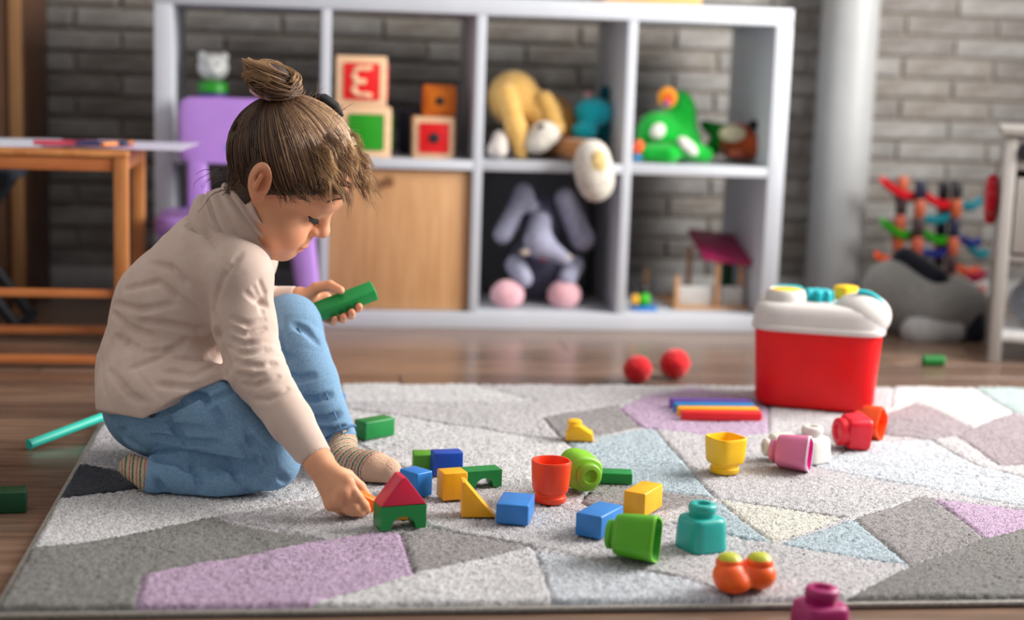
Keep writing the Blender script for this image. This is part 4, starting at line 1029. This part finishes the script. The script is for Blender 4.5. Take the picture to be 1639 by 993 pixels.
S.chain([RM, RE, RE+(RW-RE)*.55, RW+(RW-RE)*.06], [.043, .039, .031, .0225], .014, arm_w(RE, RW, .0026, 130, RE), cuffR)
S.chain([SP3+np.array([0, .045, 0]), LS, LE], [.05, .042, .034], .02); S.chain([LE, LW+(LW-LE)*.08], [.034, .0205], .012, arm_w(LE, LW), cuffL)
nd = unit(NT-NB)
for st_ in ([(174, 497), (208, 526), (242, 537)], [(182, 486), (225, 497), (281, 486)], [(253, 616), (309, 621), (360, 599)], [(264, 593), (309, 599), (357, 576)], [(287, 571), (326, 576), (354, 559)],
            [(309, 548), (335, 548), (352, 534)], [(174, 593), (208, 633), (230, 644)], [(200, 462), (253, 452), (326, 508)], [(185, 540), (230, 562), (290, 560)], [(205, 590), (250, 575), (300, 545)], [(225, 515), (270, 520), (325, 530)],
            [(240, 420), (275, 430), (300, 455)], [(300, 360), (330, 372), (350, 400)]): S.carve(st_, .0036, .0021, .006)
for st_ in ([(386, 404), (356, 447), (338, 500)], [(371, 526), (394, 537), (424, 526)], [(366, 542), (390, 552), (410, 548)], [(366, 556), (394, 567), (433, 559)], [(377, 580), (411, 587), (441, 582)], [(380, 600), (400, 606), (420, 600)], [(386, 615), (411, 618), (445, 602)], [(416, 452), (424, 470), (426, 490)],
            [(408, 462), (418, 480), (420, 500)], [(405, 640), (430, 640), (460, 622)], [(395, 470), (415, 486), (428, 488)], [(372, 510), (395, 520), (424, 512)]): S.carve(st_, .0030, .0017, .005)
S.carve([(338, 500), (352, 545), (366, 590)], .004, .003, .008)
V, F = S.mesh(); del S
M_shirt = mat('beige_jersey', (203, 180, 167), .9, .06, 35, .12, 620, spec=.15, sheen=.25, rgb2=(212, 191, 180))
shirt = npobj('shirt', V, F, M_shirt, girl)
ca = unit(np.cross(nd, [0, 1, 0])); cb = np.cross(ca, nd); bm = bmesh.new(); rings = []
for k in range(45):
    t_ = k/44; fold = abs(math.sin(t_*PI*5.5)); rr_ = .0655-.009*t_+.0056*fold; rg = []
    for i in range(56):
        th = 2*PI*i/56; sw = .0032*math.sin(th*2+k*.35)+.002*math.sin(th*3+k*.2); tl = .010*math.cos(th)*math.sin(t_*9)*.35
        rg.append(NB-nd*.022+nd*(t_*.092+sw+tl)+(ca*math.cos(th)*.98+cb*math.sin(th)*.95)*(rr_+.0015*math.sin(th*5+k*.5)))
    rings.append(rg)
for q in (.005, .02): rings.append([p-(p-(NT+nd*(float((p-NT)@nd))))*.09-nd*q for p in rings[44]])
loft(bm, rings, False, False); obj('collar', bm, M_shirt, shirt, True)
# ---- jeans
Jn = Field((.02, -1.55, .002), (.50, -1.12, .32), .0024)
def leg_w(a_, b_, amp=.0026, f_=110, ph=0, ctr=None):
    d = unit(b_-a_)
    def fn(X, Y, Z):
        t_ = X*d[0]+Y*d[1]+Z*d[2]; c_ = X*d[2]-Z*d[0]; n1 = wob(X, Y, Z, .6, ph); n2 = wob(X, Y, Z, 1.3, ph+2)
        m_ = np.clip(2.2*wob(X, Y, Z, .7, ph+1.5)-.1, 0, 1); m2 = np.clip(.1+2*wob(X, Y, Z, .9, ph+4), 0, 1)
        if ctr is not None: m_ = np.clip(m_*.6+np.exp(-((t_-float(ctr@d))/.045)**2), 0, 1)
        return amp*.55*m_*ridg(t_*f_*.75+2.4*n1+c_*55+.8*n2, .33)+amp*.35*m2*ridg(c_*60+t_*35+2.5*n1, .3)+amp*.5*n1
    return fn
Jn.chain([PEL+np.array([.004, 0, .02]), PEL+np.array([-.0, 0, -.008])], [.074, .074], .02, leg_w(PEL, RH, .002, 100))
Jn.chain([PEL, RH, RT2, RK], [.068, .068, .059, .044], .012, leg_w(RK, RH, .0034, 100, .4, RH))
gnd = plane((0, 0, .0165), (0, 0, -1))
Jn.chain([RK, RK2+(RA-RK2)*.45, RA+(RK2-RA)*.06], [.040, .0375, .032], .003, leg_w(RK, RA, .003, 110, 2.0, RK), lambda X, Y, Z: np.maximum(plane(RA+np.array([-.004, 0, 0]), (-1, 0, .1))(X, Y, Z), gnd(X, Y, Z)))
Jn.chain([PEL, LH, LK], [.068, .068, .047], .012, leg_w(LH, LK, .003, 100, 3.0))
Jn.chain([LK, LSH, LA+(LA-LSH)*.03], [.046, .0395, .0245], .012, leg_w(LA, LK, .0034, 110, 5.0, LK), plane(LA, LA-LSH))
Jn.carve([(256, 730), (280, 733), (309, 736), (366, 742), (412, 754), (440, 768)], .009, .016, .006)
for st_ in ([(230, 663), (281, 652), (349, 618)], [(225, 683), (275, 684), (326, 690)], [(188, 661), (198, 690), (215, 712)], [(176, 664), (196, 700), (228, 722)], [(405, 705), (425, 728), (437, 750)], [(385, 712), (405, 735), (415, 752)], [(300, 632), (340, 640), (375, 625)],
            [(245, 700), (300, 708), (350, 712)], [(262, 664), (285, 690), (300, 715)], [(330, 640), (352, 668), (362, 700)], [(395, 690), (405, 712), (410, 735)], [(365, 745), (385, 765), (395, 790)], [(310, 745), (318, 765), (320, 785)], [(437, 565), (452, 572), (470, 571)], [(443, 535), (448, 555), (450, 571)], [(470, 520), (490, 530), (508, 548)], [(455, 600), (480, 607), (500, 602)], [(480, 640), (505, 640), (530, 632)], [(500, 672), (522, 672), (545, 662)], [(515, 690), (535, 692), (556, 684)],
            [(250, 770), (262, 785), (275, 795)], [(290, 745), (330, 760), (380, 765)], [(420, 770), (440, 785), (455, 795)], [(447, 760), (458, 772), (462, 785)]): Jn.carve(st_, .0048, .0058, .005)
V, F = Jn.mesh(); del Jn
M_jean = mat('light_denim', (110, 147, 180), .85, .2, 420, .3, 700, spec=.15, rgb2=(134, 169, 199), thr=(.3, .7))
jeans = npobj('jeans', V, F, M_jean, girl)
def onleg(a_, b_, ra, rb, off, n=14, dy=(0, -1, 0)):
    out = []
    for i in range(n):
        s = i/(n-1); out.append(a_+(b_-a_)*s+unit(off)*(ra+(rb-ra)*s))
    return out
M_st = mat('denim_seam', (84, 122, 160), .85)
tubeo('seam', onleg(LK, LA, .0465, .0245, np.array([.28, -.95, .12])), .0014, M_st, jeans, 6)
tubeo('cuff_hem', [LA+np.array([0, 0, .002])-unit(LA-LSH)*.012+(lambda a_, b_: a_*math.cos(t_)+b_*math.sin(t_))(unit(np.cross(LA-LSH, [0, 1, 0]))*.0275, unit(np.cross(LA-LSH, np.cross(LA-LSH, [0, 1, 0])))*.0275) for t_ in np.linspace(0, 2*PI, 25)], .0018, M_st, jeans, 6)
o = blob('rivet', A(243, 664, -1.452), (.0045, .003, .0045), mat('dark_rivet', (44, 40, 44), .4), jeans)
# ---- socks
def sock(pts, rs, cutp, axis, ph, toe):
    f_ = Field(np.min(pts, 0)-.05, np.max(pts, 0)+.05, .002)
    f_.chain(pts, rs, .01, None, lambda X, Y, Z: np.maximum(cutp(X, Y, Z), gnd(X, Y, Z)))
    V, F = f_.mesh(); s = (V@unit(axis))*1000+ph; base = np.tile(np.array(lin((200, 178, 154))), (len(V), 1))
    m_ = np.mod(s, 11.5); base[(m_ < 2.6)] = lin((74, 112, 92)); base[(m_ > 5.6) & (m_ < 7.4)] = lin((176, 104, 96))
    base[(V@unit(axis)) > toe] = lin((206, 172, 148))
    return npobj('sock', V, F, M_sock, girl, True, base)
M_sock = mat('striped_sock', (255, 255, 255), .95, .1, 120, .4, 300, spec=.1, attr='tint', rgb2=(255, 255, 255))
ax = unit(LTO-LA)
sock([LA-(LA-LSH)*.15, LA, LHE, LBA, LTO], [.0215, .021, .0235, .0235, .0205], plane(LA-(LA-LSH)*.12, LSH-LA), ax, 0, float(LBA@ax)+.004)
sock([RA+np.array([.02, 0, 0]), RA, A(212, 748, -1.41)], [.021, .0215, .0185], plane(RA+np.array([.03, 0, 0]), (1, 0, 0)), np.array([-1., 0, 0]), 3, 9)
# ---- hair
M_hair = mat('brown_hair', (255, 255, 255), .5, .15, 60, spec=.5, attr='tint', rgb2=(255, 255, 255))
cap = Field(HO-.17, HO+.19, .003)
hl_n = HM@np.array([.8, 0, -1.0])
cutq = plane(hl(.0, 0, -.024), hl_n)
cutp = lambda X, Y, Z: cutq(X, Y, Z)-.022*np.clip(1-(((X-HO[0])*HM[0, 1]+(Y-HO[1])*HM[1, 1]+(Z-HO[2])*HM[2, 1])/.075)**2, 0, 1)
backp = plane(hl(.010, 0, 0), HM@np.array([1., 0, .25]))
capcut = lambda X, Y, Z: np.minimum(cutp(X, Y, Z), backp(X, Y, Z))
cap.ell(hl(*HCc), HCr+.0065, HM, .01, False, lambda X, Y, Z: -.001*wob(X, Y, Z, 4), capcut)
cap.ell(hl(.034, 0, -.018), (.058, .063, .052), HM, .02, False, None, capcut)
V, F = cap.mesh(); del cap
npobj('hair_cap', V, F, mat('hair_base', (58, 40, 30), .6, .2, 80, .5, 200, (1, 1, 1)), girl)
class Strands:
    def __init__(s): s.V = []; s.F = []; s.C = []; s.n = 0
    def add(s, P, r, col, tip=.35, sides=3):
        P = np.asarray(P, float); n = len(P); T_ = np.gradient(P, axis=0); T_ /= np.linalg.norm(T_, axis=1)[:, None]+1e-9
        a_ = np.cross(T_, np.array([.31, .21, .93])); a_ /= np.linalg.norm(a_, axis=1)[:, None]+1e-9; b_ = np.cross(T_, a_)
        rr = r*np.linspace(1, tip, n)[:, None]
        for k in range(sides):
            t_ = 2*PI*k/sides; s.V.append(P+(a_*math.cos(t_)+b_*math.sin(t_))*rr)
        base = s.n; i = np.arange(n-1)
        for k in range(sides):
            k2 = (k+1) % sides; s.F.append(np.stack([base+k*n+i, base+k2*n+i, base+k2*n+i+1, base+k*n+i+1], 1))
        c = np.asarray(col, float); s.C.append(np.tile(c, (n*sides, 1)) if c.ndim == 1 else np.tile(c, (sides, 1))); s.n += n*sides
    def done(s, name, parent=girl):
        o = npobj(name, np.concatenate(s.V), np.concatenate(s.F), M_hair, parent, True, np.concatenate(s.C)); o['kind'] = 'stuff'; return o
DK, MD, GD = np.array(lin((56, 41, 33))), np.array(lin((122, 90, 66))), np.array(lin((212, 172, 126)))  # the gold tone holds window light as well as sun-bleached hair
def hcol(q, j=.25):
    c = DK+(MD-DK)*min(1, q*2) if q < .5 else MD+(GD-MD)*(q-.5)*2
    return c*(1+RNG.uniform(-j, j))
BUN = np.array([-.043, 0, .100]); eb = (BUN-HCc)/HCr; eb /= np.linalg.norm(eb)
st = Strands()
cnt = 0
while cnt < 3600:
    e_ = RNG.normal(size=3); e_ /= np.linalg.norm(e_); l = HCc+HCr*1.07*e_
    if e_@eb > .95 or ((l-np.array([0, 0, -.024-.022*max(0, 1-(l[1]/.075)**2)]))@np.array([.8, 0, -1.0]) > -.001 and l[0] > .004): continue
    if RNG.random() < .35 and e_[1] > .3: continue
    if abs(l[0]-.016) < .02 and abs(l[2]-.019) < .03: continue
    om = math.acos(np.clip(e_@eb, -1, 1)); T_ = np.linspace(0, 1, 11); wv = RNG.normal(size=3)*.02; ph = RNG.uniform(0, 6)
    P = []
    rad = RNG.uniform(1.075, 1.115)
    if e_[2] < -.55 and e_[0] < -.2:
        rt_ = np.array([-.012, e_[1]*.05, -.045])+RNG.normal(size=3)*.004; P.append(hl(*rt_))
    for t_ in T_:
        d = (math.sin((1-t_)*om)*e_+math.sin(t_*om)*eb)/math.sin(om)+wv*math.sin(t_*PI)+.006*np.array([math.sin(t_*9+ph), math.cos(t_*8+ph), 0])*math.sin(t_*PI)
        d /= np.linalg.norm(d); P.append(hl(*(HCc+HCr*d*(rad+.02*math.sin(t_*PI)))))
    q = np.clip(.26+.5*(e_[0]*.75+.1)+RNG.uniform(-.2, .28), .02, .95)  # paler towards the forehead: window light put into the strand colour
    st.add(P, RNG.uniform(.0005, .0010), hcol(q), .7); cnt += 1
st.done('hair')
# loose curls round the forehead and temples
st = Strands()
def outside(l, m_=1.05):
    e_ = (l-HCc)/HCr; n = np.linalg.norm(e_); return l if n > m_ else HCc+HCr*e_/n*m_
gl = HM.T@np.array([0, 0, -1.])
def curl(l, v, n, step, grav, amp, freq, q, r=.0009):
    P = []; l = np.array(l, float); v = unit(v); ph = RNG.uniform(0, 6.3)
    for i in range(n):
        o_ = amp*min(1, i/4)*np.array([math.cos(i*freq+ph), math.sin(i*freq+ph), math.cos(i*freq*.8+ph+1)])
        P.append(hl(*outside(l+o_))); v = unit(v+gl*grav+RNG.normal(size=3)*.05); l = outside(l+v*step)
    st.add(P, r, hcol(q), .35)
FB = [1.07]
def lock(l, v, n, step, grav, amp, freq, q, cnt, spread=.003, r=.0007):
    """a wavy lock: strands that follow one path"""
    l = np.array(l, float); v = unit(v); ph = RNG.uniform(0, 6.3); path = []; side = unit(np.cross(v, RNG.normal(size=3)))
    for i in range(n):
        path.append(l+side*amp*math.sin(i*freq+ph)*min(1, i/3)); v = unit(v+gl*grav); l = outside(l+v*step, 1.07+(FB[0]-1.07)*math.sin(min(1, i/(n*.6))*PI*.5))
    path = np.array(path)
    for k in range(cnt):
        o_ = RNG.normal(size=3)*spread; o2 = RNG.normal(size=3)*spread*1.3; m_ = int(n*RNG.uniform(.6, 1)); f_ = np.linspace(0, 1, n)[:, None]
        P = path+o_*(1-f_)+o2*f_; P = np.array([outside(p, 1.05) for p in P])[:max(4, m_)]
        q1 = q+RNG.uniform(-.16, .16); st.add([hl(*p) for p in P], r*RNG.uniform(.7, 1.2), np.array([hcol(np.clip(q1-.12+.34*x_, .03, 1), .03) for x_ in np.linspace(0, 1, len(P))]), .4)  # tips run to gold: window light and sun-bleaching, both in the colour
for i in range(95):                                               # wavy fringe swept over the forehead
    y_ = RNG.uniform(-.07, .07); z_ = RNG.uniform(.062, .118 if y_ < .02 else .09); e_ = np.array([1, y_/HCr[1], (z_-HCc[2])/HCr[2]]); e_[0] = math.sqrt(max(.05, 1-min(.95, e_[1]**2+e_[2]**2))); l = HCc+HCr*e_*1.10
    FB[0] = RNG.uniform(1.09, 1.22 if y_ < .03 else 1.14)
    lock(l, (.75, y_*2.5+RNG.uniform(-.3, .3), RNG.uniform(-.25, .2)), int(RNG.integers(8, 14)), .0048, .11, RNG.uniform(.003, .0065), RNG.uniform(.4, .75), np.clip(.66+RNG.uniform(-.3, .3), 0, 1), 20, .0024, .00045)
FB[0] = 1.07
for i in range(30):                                               # small curls at the near temple
    x_ = RNG.uniform(.03, .1); z_ = .8*x_-.024+RNG.uniform(.004, .03); e_ = np.array([(x_-HCc[0])/HCr[0], 0, (z_-HCc[2])/HCr[2]]); e_[1] = -math.sqrt(max(.02, 1-e_[0]**2-e_[2]**2)); l = HCc+HCr*e_*1.08
    lock(l, (.8, -.15, RNG.uniform(-.2, .3)), int(RNG.integers(6, 9)), .0040, .10, RNG.uniform(.002, .004), RNG.uniform(.7, 1.1), np.clip(.2+2.2*x_+RNG.uniform(-.15, .15), 0, .9), 8, .0025)
lock((.122, .02, .07), (.8, .2, .1), 20, .0048, .12, .004, .6, .85, 5, .0015)
for i in range(9):                                               # nape wisps
    y_ = RNG.uniform(-.05, .05); l = np.array([-.075+RNG.uniform(-.01, .02), y_, -.01+RNG.uniform(-.02, .03)])
    curl(np.array([-.03, y_, -.03])+RNG.normal(size=3)*.008, (-.8, y_*4, -.5+RNG.uniform(-.4, .3)), int(RNG.integers(8, 17)), .0042, .10, RNG.uniform(.001, .004), RNG.uniform(.3, .6), .1+RNG.uniform(0, .25), .0007)
for i in range(60):                                               # fly-aways
    e_ = RNG.normal(size=3); e_[2] = abs(e_[2])+.3; e_ /= np.linalg.norm(e_); l = HCc+HCr*e_*1.1
    curl(l, e_+RNG.normal(size=3)*.5, 10, .004, .06, .001, .4, .5, .0004)
st.done('loose_curls')
# bun
RNG = np.random.default_rng(5)
st = Strands(); BC = np.array([-.058, -.004, .120]); ba = unit(np.array([-.5, 0, .86]))
b1 = unit(np.cross(ba, [0, 1, 0])); b2 = np.cross(ba, b1)
for i in range(30):
    a_ = unit(ba+RNG.normal(size=3)*.42); u1 = unit(np.cross(a_, RNG.normal(size=3))); u2 = np.cross(a_, u1)
    R_ = RNG.uniform(.015, .034); c = BC+RNG.normal(size=3)*.003; ph = RNG.uniform(0, 6.3); span = RNG.uniform(2.6, 4.6); n = 18
    path = np.array([c+(u1*math.cos(ph+t_*span)+u2*math.sin(ph+t_*span))*R_*(1+.15*math.sin(t_*4+ph))*np.array([1.18, 1.0, .74])+a_*(.010*math.sin(t_*3+ph)) for t_ in np.linspace(0, 1, n)])
    q0 = RNG.uniform(-.18, .22)
    for k in range(34):
        o_ = RNG.normal(size=3)*.0030; tw = RNG.uniform(0, 6.3); w2 = np.array([[math.cos(tw+t_*3), math.sin(tw+t_*3), 0] for t_ in np.linspace(0, 1, n)])*.0012
        P = np.array([hl(*p) for p in path+o_+w2]); up = P[:, 2]-hl(*BC)[2]; q = np.clip(.55+up*10+q0+RNG.uniform(-.1, .12), .03, 1)  # paler towards the top: window light and bleached ends put into the colour
        st.add(P, RNG.uniform(.0006, .0010), np.array([hcol(z_, .08) for z_ in q]), .8)
st.done('hair_bun')
sdf_part('bun_core', [('e', hl(*BC), (.027, .027, .022)), ('e', hl(*(BUN+.004*ba)), (.02, .02, .02))], mat('hair_base', (58, 40, 30), .6), girl, .004, .02)
bm = bmesh.new(); tube(bm, [hl(*(BUN+ba*.006+(b1*math.cos(t_)+b2*math.sin(t_))*(.025+.002*math.sin(t_*9)))) for t_ in np.linspace(0, 2*PI, 40)], [.0065+.0012*math.sin(i*2.1) for i in range(40)], 10); obj('hair_tie', bm, mat('pink_scrunchie', (226, 176, 196), .9, .1, 90, .5), girl, True)
q = A(520, 158, -1.27)
bm = bmesh.new(); tube(bm, [A(498, 156, -1.28), A(518, 159, -1.275), A(536, 171, -1.272), A(548, 187, -1.272)], [.005, .009, .008, .003], 10); obj('hair_clip', bm, mat('black_velvet', (18, 18, 22), .8), girl, True)
# ---- blocks in her hands
ga, gb = A(513, 498, yl-.024), A(594, 467, yl-.014)
d = unit(gb-ga); L_ = float(np.linalg.norm(gb-ga))+.012
zx = Vector(d); yy = Vector((0, 0, 1)).cross(zx).normalized(); up = zx.cross(yy).normalized()
Rm = Matrix((zx, yy, up)).transposed() @ Matrix.Rotation(math.radians(28), 3, 'X')
t = boxo('building_block', (0, 0, 0), (L_, .030, .020), paintwood((8, 142, 66)), None, .003, 3)
t.location = Vector((ga+gb)/2); t.rotation_euler = Rm.to_euler(); tag(t, 'flat green wooden block held up in the girl\'s left hand', 'toy block', 'painted wooden building blocks')
t = boxo('building_block', (0, 0, 0), (.028, .019, .019), paintwood((250, 120, 16)), None, .003, 3)
t.location = Vector(A(586, 803, yb+.022)); t.rotation_euler = (.2, .5, .3); tag(t, 'small orange block pinched in the girl\'s right fingers', 'toy block', 'painted wooden building blocks')
